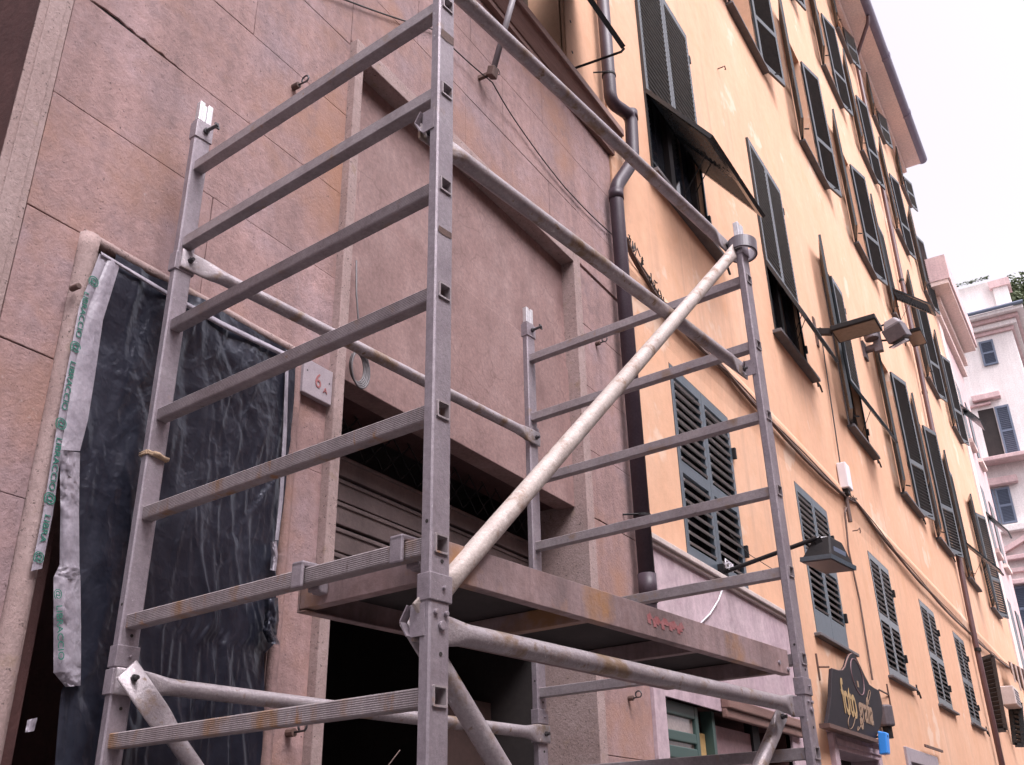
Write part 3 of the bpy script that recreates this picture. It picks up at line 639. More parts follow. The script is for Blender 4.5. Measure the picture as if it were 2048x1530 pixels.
# doorways further along
def doorway(x0, x1, z1, m, name='door_surround', dk='black', wd=.14, pr=.05, capped=True):
    b = MB(); b.box(x0-wd, x0, YY-pr, YY+.25, 0, z1+wd); b.box(x1, x1+wd, YY-pr, YY+.25, 0, z1+wd); b.box(x0, x1, YY-pr, YY+.25, z1, z1+wd)
    if capped: b.box(x0-wd-.03, x1+wd+.03, YY-pr-.05, YY+.02, z1+wd+.001, z1+wd+.05); b.box(x0-wd*.5, x1+wd*.5, YY-pr-.015, YY-pr-.001, z1+wd*.3, z1+wd*.7)
    o = b.build(name, m, yb, bevel=.008); MB().box(x0, x1, YY+.24, YY+.3, 0, z1).build('dark_door', MT[dk], o)
d0, d1 = onY(1667, 1500, YY), onY(1748, 1514, YY); doorway(d0.x, d1.x, d0.z, MT['lilac']); e0, e1 = onY(1811, 1508, YY), onY(1867, 1520, YY); doorway(e0.x+.1, e1.x, e0.z-.08, MT['plaque'], wd=.16, pr=.03, capped=False)
# eave and gutter
ev = MB(); ev.box(3.9, XE, .62, 1.6, 21.9, 22.05); ev.build('eave', MT['salmon'], yb)
b = MB(); b.box(3.9, XE, 1.08, 1.24, 21.72, 21.898); b.build('eave_moulding', MT['salmon'], yb, bevel=.03)
b = MB(); c = [(math.cos(a), math.sin(a)) for a in [math.pi+k*math.pi/8 for k in range(9)]]
gpts = [(3.9, .56, 22.06), (XE+.05, .56, 22.06)]
b.sweep(gpts, lambda i: [(p*.165, q*.165) for p, q in [(math.cos(2*math.pi*k/14), math.sin(2*math.pi*k/14)) for k in range(14)]]); b.build('gutter', MT['gutter'], yb, smooth=True)
MB().box(3.9, XE, .7, 9, 22.06, 22.5).build('roof', MT['salmon'], yb)
for k in range(8): MB().tube([(5+k*2.9, .56, 22.06), (5.12+k*2.9, .56, 22.06)], .18, 14).build('gutter_joint', MT['gutter'], yb)
# far downpipe
XP = 19.15
fp = thing('far_downpipe', 'slim brown downpipe running from eave gutter to street at far end of ochre house', 'downpipe', (XP, 1.15, 0))
path = [Vector((XP, 1.16, 0)), Vector((XP+.05, 1.16, 5.0)), Vector((XP+.25, 1.14, 7.5)), Vector((XP+1.0, 1.14, 14)), Vector((XP+1.75, 1.14, 21.0)), Vector((XP+1.4, .6, 21.75)), Vector((XP+1.35, .56, 21.95))]
MB().tube(arc_path(path, .12), .052, 12).build('pipe', mat('red_brown_pipe', (.10, .05, .052), (.12, .065, .065), 6, .4), fp, smooth=True)
for z in (2.2, 4.9, 7.6, 10.5, 13.5): 
    x = XP+.05+(z-5)*.105 if z > 5 else XP+.03
    MB().tube([(x, 1.145, z-.03), (x+.003, 1.145, z+.03)], .063, 12).build('pipe_clip', MT['iron'], fp)
# cables along the ledge
cb = thing('cable_bundle', 'sagging bundle of dusty cables strung along the ledge of the ochre wall', 'cable', (4.1, 1.2, 5.5))
keys = [(1250, 478), (1262, 508), (1330, 622), (1450, 742), (1545, 848), (1680, 985), (1712, 1005), (1790, 1105), (1860, 1185), (1935, 1262), (1975, 1300), (1995, 1318), (2025, 1338)]
kp = [onY(x, y, 1.205) for x, y in keys]
for j, (r, off, sg) in enumerate(((.016, 0, 1), (.010, .012, 1.0), (.007, .03, .55), (.006, -.014, 1.15))):
    q = random.Random(j); pts = []
    for a, e in zip(kp[:-1], kp[1:]):
        n = 7
        for k in range(n):
            t = k/n; pts.append(a+(e-a)*t+Vector((0, -.006*j+q.uniform(-.003, .003), off*math.sin(math.pi*t)+off*.3-.02*sg*math.sin(math.pi*t)*min(2.0, (e-a).length*.5)+q.uniform(-.002, .002))))
    pts.append(kp[-1]); MB().tube(pts, r, 7).build('cable', MT['cable'], cb, smooth=True)
b = MB(); q = random.Random(5)
for k in range(34):
    t = q.random(); p = kp[0]+(kp[2]-kp[0])*t if k < 26 else kp[5]+(kp[6]-kp[5])*q.random()
    b.tube([p+Vector((0, -.015, -.02)), p+Vector((.02*q.uniform(-1, 1), -.03, q.uniform(-.02, .05))), p+Vector((.05*q.uniform(-1, 1), -.035, q.uniform(-.05, .05)))], .0045, 5)
b.build('tape_tatters', MT['wire'], cb, stuff=True)
# white junction box on a conduit
jb = onY(1685, 955, 1.2); jx = thing('junction_box', 'white plastic junction box on the ochre wall where cables meet', 'junction box', jb)
a, e = onY(1674, 935, 1.14), onY(1694, 977, 1.14)
MB().box(jb.x-.10, jb.x+.10, 1.12, 1.23, jb.z-.16, jb.z+.16).build('box', MT['whitep'], jx, bevel=.012)
MB().box(jb.x-.06, jb.x+.06, 1.15, 1.23, jb.z-.22, jb.z-.161).build('gland', MT['iron'], jx)
MB().tube([(jb.x, 1.2, jb.z-.2), (jb.x+.01, 1.2, jb.z-.55)], .025, 8).build('conduit', MT['cable'], jx)
p0, p1 = onY(1640, 655, 1.22), jb+Vector((0, 0, .16)); pts = [p0+(p1-p0)*k/8 for k in range(9)]
MB().tube(pts, .008, 6).build('feed_wire', MT['wire'], jx)
MB().tube([onY(1692, 1015, 1.2), onY(1690, 1025, 1.21), onY(1697, 1100, 1.24), onY(1719, 1200, 1.24), onY(1745, 1360, 1.24)], .012, 6).build('drop_wire', MT['cable'], jx)
for q_, lb in (((1435, 138), 'small bent wall hook high on blank plaster right of the nearest flap window'), ((1705, 1062), 'small curled wire hook under the junction box')):
    p = onY(*q_, YU); tag(MB().tube([p, p+Vector((0, -.06, 0)), p+Vector((.03, -.08, .03)), p+Vector((.05, -.08, -.01)), p+Vector((.02, -.08, -.03))], .007, 6).build('plaster_hook', MT['rust'], org=p), lb, 'hook')
# ------------------------------------------------------------------ lamps and fittings on the ochre wall
p = onY(1452, 1143, YY-.05); q = onX(1634, 1076, p.x)
fl = thing('flood_lamp', 'black flood lamp on a long arm reaching out from the first blue-green shutter', 'lamp', p)
MB().tube([p, q], .016, 10).build('arm', MT['iron'], fl)
MB().box(p.x-.05, p.x+.05, p.y, p.y+.05, p.z-.06, p.z+.05).build('wall_plate', MT['iron'], fl)
c = q+Vector((.08, -.03, -.10))
MB().bar(q, c+Vector((-.05, .0, .0)), .05, .02, (1, 0, 0)).build('bracket', MT['iron'], fl)
ax = Vector((.135, -.045, -.02)); ay = Vector((.025, .11, .01)); az = ax.cross(ay).normalized()
if az.z < 0: az = -az
def frus(c, ax, ay, az, top, h):
    v = [c+ax*i+ay*j for i, j in ((-1, -1), (1, -1), (1, 1), (-1, 1))]+[c+az*h+ax*i*top+ay*j*top for i, j in ((-1, -1), (1, -1), (1, 1), (-1, 1))]
    return MB().add(v, [(3, 2, 1, 0), (4, 5, 6, 7), (0, 1, 5, 4), (1, 2, 6, 5), (2, 3, 7, 6), (3, 0, 4, 7)])
hd = frus(c+Vector((0, 0, -.07)), ax, ay, az, .55, .17).build('housing', MT['iron'], fl, bevel=.01)
MB().obox(c+Vector((0, 0, -.075)), ax*1.06, ay*1.06, az*.016).build('rim', MT['shutb'], hd)
MB().obox(c+Vector((0, 0, -.094)), ax*.95, ay*.95, az*.003).build('lens', MT['lens'], hd)
MB().obox(c+Vector((0, 0, -.02))+ay*-.85, ax*.5, ay*.03, az*.04).build('window_strip', MT['slateblue'], hd)
MB().tube([q, q+Vector((.1, -.05, .02)), q+Vector((.24, -.06, -.05)), q+Vector((.30, -.06, -.12))], .007, 6).build('white_cord', MT['whitep'], fl, smooth=True)
qq = random.Random(4); b = MB()
for k in range(4): b.tube([p+Vector((qq.uniform(-.12, .1), -.03, qq.uniform(0, .08))) for _ in range(5)], .006, 5)
b.build('wire_tangle', MT['whitep'], fl, smooth=True)
w0 = onY(1440, 1180, YY-.03); tag(MB().tube([onY(1446, 1175, 1.2), onY(1437, 1200, 1.21), onY(1420, 1228, 1.22), onY(1398, 1250, 1.22)], .006, 6).build('white_wire', MT['whitep'], smooth=True, org=w0), 'thin white wire hanging down the lilac base below the flood lamp', 'wire')
def panel_lamp(p, r0, r1, wx, label):
    t = thing('panel_lamp', label, 'lamp', p, group='flat panel street lamps on the ochre wall')
    MB().box(p.x-.03, p.x+.06, p.y-.02, p.y+.02, p.z-.22, p.z+.2).build('wall_plate', MT['rust'], t)
    MB().bar(Vector((p.x+.03, p.y, p.z)), Vector((p.x+.03, r0.y, r0.z)), .08, .07, (1, 0, 0)).build('arm', MT['iron'], t)
    d = (r1-r0); n = Vector((1, 0, 0)); u = d.cross(n).normalized()
    if u.z < 0: u = -u
    cc_ = (r0+r1)/2+n*wx*.4
    MB().obox(cc_+u*.02, n*wx/2, d/2, u*.035).build('housing', MT['iron'], t, bevel=.01)
    MB().obox(cc_-u*.0165, n*wx*.42, d*.46, u*.004).build('diffuser', MT['diff'], t)
p = onY(1629, 662, YU); panel_lamp(p, onX(1662, 662, p.x), onX(1752, 636, p.x), .42, 'dark framed flat street lamp with brown diffuser, nearest of the two on the ochre wall')
p = onY(1806, 672, YU); panel_lamp(p, onX(1812, 668, p.x), onX(1842, 660, p.x), .8, 'flat street lamp further along, behind the grey square floodlight')
# floodlight cluster
R_ = MT['rust']; MT['rust'] = MT['lampgrey']
p = onY(1727, 702, YU); X = p.x
fc = thing('bracket_floodlights', 'rusty wall bracket carrying a grey square floodlight in a hoop and a drum spotlight', 'floodlight', p)
a1 = onX(1757, 692, X); a2 = onX(1753, 672, X)
MB().tube([p, a1], .06, 10).build('arm', MT['rust'], fc); MB().box(X-.1, X+.1, YU-.04, YU, p.z-.16, p.z+.14).build('wall_plate', MT['rust'], fc)
MB().bar(a1+Vector((0, 0, -.1)), a2+Vector((0, 0, .1)), .12, .1, (1, 0, 0)).build('upright', MT['rust'], fc)
d0, d1 = onX(1744, 679, X-.1), onX(1735, 652, X-.1); MB().tube([d0, d1], .11, 16).build('drum_spot', MT['rust'], fc, smooth=False, bevel=.01)
h0 = onX(1757, 668, X); hc = onX(1792, 660, X+.1)
hoop = [h0+(hc-h0)*.5+Vector((0, 0, 0))+(hc-h0)*.62*math.cos(a)*-1+Vector((0, .03, .14*math.sin(a))) for a in [k*2*math.pi/24 for k in range(25)]]
MB().tube(hoop, .016, 6).build('hoop', MT['iron'], fc, smooth=True)
ax, ay = Vector((.16, -.02, .06)), Vector((.0, -.15, .05)); az = Vector((-.4, .25, .85)).normalized()
MB().obox(hc+Vector((0, 0, -.06)), ax, ay, az*.12).build('flood_body', MT['rust'], fc, bevel=.015)
frus(hc+az*.07, ax*.9, ay*.9, az, .6, .12).build('flood_cover', MT['grey'], fc, bevel=.02)
MB().obox(hc+Vector((.05, .02, -.17))-az*.05, ax*.8, ay*.85, az*.01).build('flood_glass', MT['glass'], fc)
MT['rust'] = R_
# foto grafia sign
Ys = 1.13
C6 = lambda u, v: (1580+u/6.12, 1280+v/6.12)
out = [(470, 352), (520, 348), (600, 372), (655, 368), (684, 325), (714, 228), (738, 178), (766, 162), (800, 186), (850, 290), (920, 440), (975, 545), (1040, 592), (1092, 618), (1125, 760), (1135, 900), (1110, 1050), (1045, 1225), (760, 1145), (450, 1055), (482, 900), (506, 700), (512, 500)]
pts = [onY(*C6(u, v), Ys) for u, v in out[1:]]
sg = thing('shop_sign', 'dark shaped photo shop sign board with gold lettering above the doorway', 'sign', pts[0])
MB().prism([(p.x, p.z) for p in pts], Ys, Ys+.035).build('board', MT['sign'], sg, bevel=.004)
edge = [Vector((p.x, Ys+.012, p.z)) for p in pts[:13]]
MB().tube(edge, .007, 6).build('pale_edge', MT['wood'], sg, smooth=True)
p0, p1 = onY(*C6(446, 1068), Ys), onY(*C6(1045, 1238), Ys); MB().box(p0.x, p1.x, Ys-.03, Ys+.06, p1.z-.02, p1.z+.015).build('bottom_rail', MT['rust'], sg)
def st(s, u0, u1, v0, v1, size, m, shear, name='lettering'):    # lettering between two picture points on the board
    a, e = onY(*C6(u0, v0), Ys-.003), onY(*C6(u1, v1), Ys-.003); ang = math.atan2(-(e.z-a.z), e.x-a.x); md = (a+e)/2
    o = text(s, size, name, m, sg, wallM(md.x, Ys-.003, md.z, ang), depth=.002, shear=shear, bold=.006); w = max(v.co.x for v in o.data.vertices)-min(v.co.x for v in o.data.vertices)
    k = (e-a).length/max(w, 1e-3); cx = md.x-ORG[sg.name].x
    for v in o.data.vertices: v.co.x = cx+(v.co.x-cx)*k
    return o
st('foto', 640, 808, 700, 782, .44, MT['gold'], 0)
mg = mat('dim_gold_letter', (.26, .165, .10), rough=.5)
st('grafia', 830, 1010, 825, 908, .36, mg, .35)
for uv in ([(740, 900), (712, 1000), (730, 1085), (770, 1060), (800, 950)], [(900, 930), (870, 1040), (830, 1110), (835, 1060)], [(945, 720), (965, 620), (985, 640), (960, 760)]):
    uq = [Vector((*p, 0)) for p in uv]; sm = []
    for i in range(len(uq)-1):
        p0_, p1_, p2_, p3_ = uq[max(i-1, 0)], uq[i], uq[i+1], uq[min(i+2, len(uq)-1)]
        for k in range(7):
            t = k/7; sm.append(.5*(2*p1_+(p2_-p0_)*t+(2*p0_-5*p1_+4*p2_-p3_)*t*t+(3*p1_-p0_-3*p2_+p3_)*t**3))
    MB().tube([onY(*C6(w_.x, w_.y), Ys-.003) for w_ in sm+[uq[-1]]], .003, 5).build('flourish', mg, sg, smooth=True)
ctr = onY(*C6(825, 450), Ys-.002); r1 = onY(*C6(755, 235), Ys); 
ell = [onY(*C6(825+62*math.cos(a)*(1)+math.sin(a)*55, 450+math.sin(a)*222), Ys-.002) for a in [k*2*math.pi/30 for k in range(31)]]
MB().tube(ell, .005, 5).build('emblem_oval', mat('dull_rose', (.20, .11, .12), rough=.6), sg)
MB().obox(onY(*C6(832, 540), Ys-.002), (.025, 0, 0), (0, .002, 0), (0, 0, .03)).build('emblem_mark', mg, sg)
for u0, v0, u1, v1 in ((345, 330, 480, 330), (1090, 610, 1210, 670)):
    a, e = onY(*C6(u0, v0), YY-.01), onY(*C6(u1, v1), Ys+.02)
    if u0 > 1000: a, e = onY(*C6(u1, v1), YY-.01), onY(*C6(u0, v0), Ys+.02)
    MB().tube([a, e], .009, 6).build('stay_rod', MT['rust'], sg); MB().box(a.x-.01, a.x+.01, YY-.015, YY, a.z-.12, a.z+.12).build('stay_plate', MT['rust'], sg)
# lamp hood and blue box sign
p = onY(*C6(1165, 940), 1.19); hdl = thing('hooded_lamp', 'grey hooded wall lamp peeking out behind the photo shop sign', 'lamp', p)
MB().tube([p+Vector((0, 0, .12)), p+Vector((0, 0, -.1))], .09, 14).build('hood', MT['lampgrey'], hdl, bevel=.02); MB().tube([p+Vector((0, 0, -.1)), p+Vector((0, 0, -.22))], .05, 10).build('socket', MT['iron'], hdl)
MB().tube([p, Vector((p.x, YY, p.z))], .02, 6).build('arm', MT['iron'], hdl)
xb = onY(*C6(1110, 1250), 1.1).x; bs = thing('blue_box_sign', 'bright blue box sign hanging below the photo shop sign', 'sign', (xb, 1.1, 2.3))
f = [onX(*C6(u, v), xb) for u, v in ((1070, 1112), (1172, 1128), (1192, 1390), (1092, 1402))]
ys_ = sorted(p.y for p in f); zs_ = [p.z for p in f]
yl, yr = f[3].y, f[1].y; zt, zb2 = max(f[0].z, f[1].z), min(f[2].z, f[2].z)
MB().prism([(0, 0)], 0, 0) if False else None
v = [Vector((xb, p.y, p.z)) for p in f]; v2 = [a+Vector((.14, 0, 0)) for a in v]
MB().add(v+v2, [(0, 1, 2, 3), (7, 6, 5, 4), (0, 4, 5, 1), (1, 5, 6, 2), (2, 6, 7, 3), (3, 7, 4, 0)]).build('box', MT['blue'], bs, bevel=.01)
MB().tube([Vector((xb+.07, YY, zt-.05)), Vector((xb+.07, f[1].y, zt-.05))], .012, 6).build('hanger', MT['iron'], bs)
a, e = onY(1850, 1491, 1.2), onY(1885, 1503, 1.2); tag(MB().bar(a, e, .03, .02).build('iron_bar', MT['rust'], org=a), 'short rusty bar fixed on the blank ochre wall low down', 'bar')
tag(MB().tube([onY(1692+k*0, 1100+k*20, 1.24) for k in range(0)] or [onY(1460, 1068, 1.24), onY(1500, 1110, 1.2), onY(1548, 1140, 1.1)], .003, 5).build('stay_wire', MT['wire'], org=onY(1460, 1068, 1.24)), 'hair thin wire from the blue-green shutter down to the lamp arm', 'wire')
# slatted shutter leaf standing out from the wall, air conditioner, awning far down the street
XS = 20.6
ss = thing('slatted_screen', 'black slatted wooden screen standing out from the wall just past the slim far downpipe', 'screen', (XS, .9, 4))
q0, q1, q2, q3 = onX(1958, 1320, XS), onX(1985, 1311, XS), onX(2012, 1460, XS), onX(1984, 1462, XS)
fr = MB()
for a, e in ((q0, q3), (q1, q2), (q0, q1), (q3, q2)): fr.bar(a, e, .07, .06, (1, 0, 0))
fr.build('frame', MT['slatm'], ss)
for k in range(16):
    t = (k+.7)/16.6; a, e = q0+(q3-q0)*t, q1+(q2-q1)*t; MB().bar(a, e, .11, .015, (1, 0, .6)).build('slat', MT['slatm'], ss)
s2_ = thing('dark_shutter_leaf', 'dark louvred leaf beyond the black slatted screen and below the awning', 'shutter', (22.5, .8, 3))
r_ = [onX(u, v, 22.5) for u, v in ((2018, 1395), (2040, 1405), (2048, 1490), (2030, 1490))]
b = MB()
for a, e in ((r_[0], r_[3]), (r_[1], r_[2]), (r_[0], r_[1]), (r_[3], r_[2])): b.bar(a, e, .09, .06, (1, 0, 0))
b.build('frame', MT['shut'], s2_); b = MB()
for k in range(9): b.bar(r_[0]+(r_[3]-r_[0])*(k+.5)/9, r_[1]+(r_[2]-r_[1])*(k+.5)/9, .1, .02, (1, 0, .6))
b.build('louvre', MT['shut'], s2_, stuff=True)
xa = 21.6; a = onX(2008, 1372, xa); ac = thing('air_conditioner', 'white box air conditioner unit jutting out behind the slatted screen', 'air conditioner', a)
a1, a2 = onX(2006, 1372, xa), onX(2034, 1408, xa); MB().box(xa, xa+.9, a2.y, a1.y+.1, a2.z, a1.z).build('cabinet', MT['cap'], ac, bevel=.02)
b = MB(); [b.box(xa+.1, xa+.8, a2.y-.012, a2.y-.002, a2.z+.06*k+.05, a2.z+.06*k+.07) for k in range(5)]; b.build('vent_grille', MT['grey'], ac, stuff=True)
xw = 23.5; w_ = [onX(u, v, xw) for u, v in ((2016, 1322), (2046, 1338), (2060, 1400), (2022, 1345))]
aw = thing('street_awning', 'rust coloured awning with pale hanging cords at the far right edge', 'awning', w_[0])
b = MB(); b.add([p for p in w_]+[p+Vector((1.6, 0, 0)) for p in w_], [(0, 1, 2, 3), (7, 6, 5, 4), (0, 4, 5, 1), (1, 5, 6, 2), (2, 6, 7, 3), (3, 7, 4, 0)]); b.build('canopy', MT['rust'], aw)
for k in range(3): MB().tube([w_[0]+(w_[1]-w_[0])*(.2+.3*k)+Vector((-.05, 0, 0)), w_[3]+(w_[2]-w_[3])*(.2+.3*k)+Vector((-.05, 0, -.1))], .02, 5).build('cord', MT['cap'], aw)
xc = 20.9; l0 = onX(1992, 1478, xc); cl = MB(); pts = [onX(u, v, xc) for u, v in ((1986, 1476), (1998, 1480), (2008, 1520), (2004, 1545), (1996, 1545), (1996, 1505), (1990, 1520), (1988, 1500))]
cl.add([p for p in pts]+[p+Vector((.03, 0, 0)) for p in pts], [tuple(range(8)), tuple(range(15, 7, -1))]+[(i, i+8, (i+1) % 8+8, (i+1) % 8) for i in range(8)])
tag(cl.build('hanging_cloth', MT['whitep'], org=l0), 'pale cloth hanging just below the black slatted screen', 'cloth')

# ------------------------------------------------------------------ pink house beyond, white house closing the street
ph = thing('far_pink_house', 'pale pink house with broad salmon eave beyond the ochre house', 'building', (30, 1.25, 0))
MB().box(XE+.02, 33.2, 1.25, 9, 0, 17.0).build('wall', MT['pinkfar'], ph)
MB().box(XE+.02, 28.9, 1.2, 1.249, 0, 16.9).build('corner_strip', MT['salmon'], ph)
b = MB(); b.box(27.4, 32.8, .62, 9, 17.02, 17.16); b.build('eave', MT['salmon'], ph); MB().box(27.38, 32.9, .56, 9, 17.165, 18.0).build('eave_fascia', MT['pinkfar'], ph)
b = MB(); b.box(28.0, 33.2, 1.1, 1.249, 16.3, 16.5); b.box(28.0, 33.2, 1.0, 1.249, 16.7, 16.95); b.build('eave_moulding', MT['salmon'], ph)
for k, (x, z) in enumerate(((29.2, 12.6), (31.2, 12.6), (29.2, 9.2), (31.2, 9.2), (29.2, 5.8), (31.2, 5.8))):
    f = MB(); f.box(x, x+.9, 1.22, 1.26, z, z+2); f = f.build('window', MT['shut'], ph); MB().box(x-.1, x+1, 1.12, 1.249, z-.12, z-.001).build('window_sill', MT['salmon'], ph)
    fp_ = MB(); a = Vector((x, 1.2, z+1.0)); e = Vector((x, .75, z+.35))
    if k in (0, 2): fp_.bar(a, e, .9, .04, (0, .6, 1)).build('shutter_flap', MT['shut'], ph)
XW = 48.0
wh = thing('white_house', 'white corner house with blue-grey shutters closing the end of the street', 'building', (XW, 0, 0))
cn = onX(2024, 660, XW); HZ = cn.z; YC = cn.y
MB().box(XW, XW+14, YC, 16, 0, HZ).build('wall', MT['white'], wh)
for k, (dz, pr) in enumerate(((0, .12), (.22, .30), (.5, .46), (.72, .75))):
    MB().box(XW-pr, XW+14, YC-pr, 16, HZ+dz+.002, HZ+dz+(.215, .275, .215, .2)[k]).build('cornice', MT['pinkfar'] if k % 2 == 0 else MT['white'], wh, bevel=.03)
MB().tube([(XW-.82, YC-.8, HZ+1.0), (XW-.82, 16, HZ+1.0)], .1, 8).build('gutter', MT['slateblue'], wh)
at = onX(1928, 606, XW+2); MB().box(XW+1.5, XW+10, onX(2004, 590, XW+1.5).y, 16, HZ+.93, at.z+.6).build('attic', MT['white'], wh)
ch = onX(2000, 575, XW+1.4); MB().box(XW+1.3, XW+2.2, ch.y-.35, ch.y+.35, HZ+.93, ch.z).build('chimney', MT['white'], wh)
MB().box(XW+1.2, XW+2.3, ch.y-.5, ch.y+.5, ch.z+.002, ch.z+.4).build('chimney_cap', MT['pinkfar'], wh)
def wbox(pts, d0, d1, name, m, par=wh, bev=0):
    P = [onX(u, v, XW) for u, v in pts]; ys = [p.y for p in P]; zs_ = [p.z for p in P]
    return MB().box(XW+d0, XW+d1, min(ys), max(ys), min(zs_), max(zs_)).build(name, m, par, bevel=bev)
def wshut(y0, y1, z0, z1, n):
    o = MB(); o.box(XW-.09, XW-.01, y0, y0+.09, z0, z1); o.box(XW-.09, XW-.01, y1-.09, y1, z0, z1)
    for z in (z0, (z0+z1)/2-.05, z1-.1): o.box(XW-.088, XW-.012, y0+.09, y1-.09, z, z+.1)
    o = o.build('shutter', MT['slateblue'], wh); s_ = MB()
    for k in range(n): s_.obox((XW-.05, (y0+y1)/2, z0+.1+(z1-z0-.2)*(k+.5)/n), (.03, 0, -.03), (0, (y1-y0)/2-.09, 0), (.006, 0, .006))
    s_.build('louvre', MT['slateblue'], o, stuff=True)
def yz(u, v): p = onX(u, v, XW); return p.y, p.z
ya, zt_ = yz(1957, 686); yb_, _ = yz(1986, 682); _, zb_ = yz(1980, 731); wshut(yb_, ya, zb_, zt_, 14)
ya, zt_ = yz(1955, 822); yb_, _ = yz(1986, 815); _, zb_ = yz(1985, 922); MB().box(XW-.005, XW-.001, yb_, ya, zb_, zt_).build('window', MT['black'], wh)
yd, zt2 = yz(2017, 810); wshut(yd, yb_-.05, zb_+.05, zt_, 26)
MB().box(XW-.9, XW-.001, YC-.2, 8, zb_-.25, zb_-.05).build('balcony_slab', MT['pinkfar'], wh, bevel=.03)
for (u, v), (u2, v2), dz, pr in (((1944, 797), (2000, 785), .3, .35), ((1940, 814), (1982, 806), .12, .2), ((1970, 963), (2034, 952), .35, .35), ((1973, 972), (2024, 964), .15, .2)):
    y1_, z_ = yz(u, v); y2_, _ = yz(u2, v2); MB().box(XW-pr, XW-.001, y2_, y1_, z_-dz, z_).build('window_hood', MT['pinkfar'], wh, bevel=.03)
ya, zt_ = yz(1975, 981); yb_, _ = yz(2018, 973); _, zb_ = yz(2008, 1049); ym = (ya+yb_)/2+.2
wshut(yb_, ym-.02, zb_, zt_, 22); wshut(ym+.02, ya, zb_, zt_, 22); MB().box(XW-.4, XW-.001, yb_-.6, ya+.4, zb_-.45, zb_-.12).build('window_sill', MT['white'], wh, bevel=.04)
ya, zt_ = yz(1998, 1118); yp, zp_ = yz(2008, 1088); ye = yp-(ya-yp)*1.0-2.0
ym = (ya+ye)/2
b = MB(); ya2 = ya+.1
for dz, pr in ((0, .4), (-.55, .25), (-1.1, .4)): b.box(XW-pr, XW-.001, ye, ya2, zt_+dz-.2, zt_+dz)
b.build('entablature', MT['pinkfar'], wh, bevel=.03)
apx = zp_; b = MB(); b.bar((XW-.2, ya2+.1, zt_+.05), (XW-.2, ym, apx+.1), .22, .4, (1, 0, 0)); b.bar((XW-.205, ye-.1, zt_+.05), (XW-.205, ym, apx+.1), .22, .4, (1, 0, 0)); b.build('pediment', MT['pinkfar'], wh)
zb_ = yz(2020, 1268)[1]; MB().box(XW-.006, XW-.001, ye, ya-.2, zb_, zt_-1.35).build('window', MT['glass'], wh)
wshut(ya-.85, ya-.2, zb_, zt_-1.35, 24); b = MB(); y0_ = ya-.9
b.box(XW-.08, XW-.007, y0_-.12, y0_, zb_, zt_-1.35); b.box(XW-.08, XW-.007, ye, y0_-.12, (zb_+zt_)/2-.7, (zb_+zt_)/2-.6); b.build('window_frame', MT['whitep'], wh)
# roof garden
def bush(cx, cy, cz, rx, ry, rz, n, name, label, cat, sz=.2, seed=1, par=None):
    q = random.Random(seed); m = MB()
    for _ in range(n):
        while True:
            a = Vector((q.uniform(-1, 1), q.uniform(-1, 1), q.uniform(-1, 1)))
            if .25 < a.length < 1: break
        a *= .75+.3*math.sin(a.x*7+a.z*5+seed); c_ = Vector((cx+a.x*rx, cy+a.y*ry, cz+a.z*rz)); d = Vector((q.uniform(-1, 1), q.uniform(-1, 1), q.uniform(-.6, 1))).normalized()
        e = d.orthogonal().normalized()*sz*q.uniform(.5, 1.1); g_ = d.cross(e)*.6; m.quad(c_-e, c_-g_, c_+e, c_+g_)
    return m
tz = onX(2030, 590, XW+5); tr = thing('roof_tree', 'bushy small tree on the roof terrace of the white house', 'tree', (XW+5, tz.y, HZ+.9))
bush(XW+5, tz.y-.3, tz.z-.6, 1.8, 1.5, 1.7, 3600, 'c', '', '', .13, 3).build('crown', MT['leaf'], tr)
b = MB(); b.tube([(XW+5, tz.y-.3, HZ+.9), (XW+5.05, tz.y-.25, tz.z-1.0), (XW+5, tz.y-.3, tz.z+.3)], .12, 8); b.tube([(XW+5.05, tz.y-.25, tz.z-1.2), (XW+5.3, tz.y+.5, tz.z-.2)], .06, 6); b.build('trunk', MT['wood'], tr)
hz0, hz1 = onX(1918, 608, XW+1.3), onX(1988, 590, XW+1.3); m = MB()
for k in range(170):
    q = random.Random(k); c_ = Vector((XW+1.3, hz1.y+(hz0.y-hz1.y)*q.random(), at.z+.65+q.uniform(0, .2))); e = Vector((0, q.uniform(.03, .07), q.uniform(-.03, .06))); g_ = Vector((.04, .02, q.uniform(.03, .06))); m.quad(c_-e, c_-g_, c_+e, c_+g_)
tag(m.build('terrace_plants', MT['leaf'], org=Vector((XW+1.3, hz1.y, at.z))), 'straggly row of plants along the white attic parapet', 'plants')
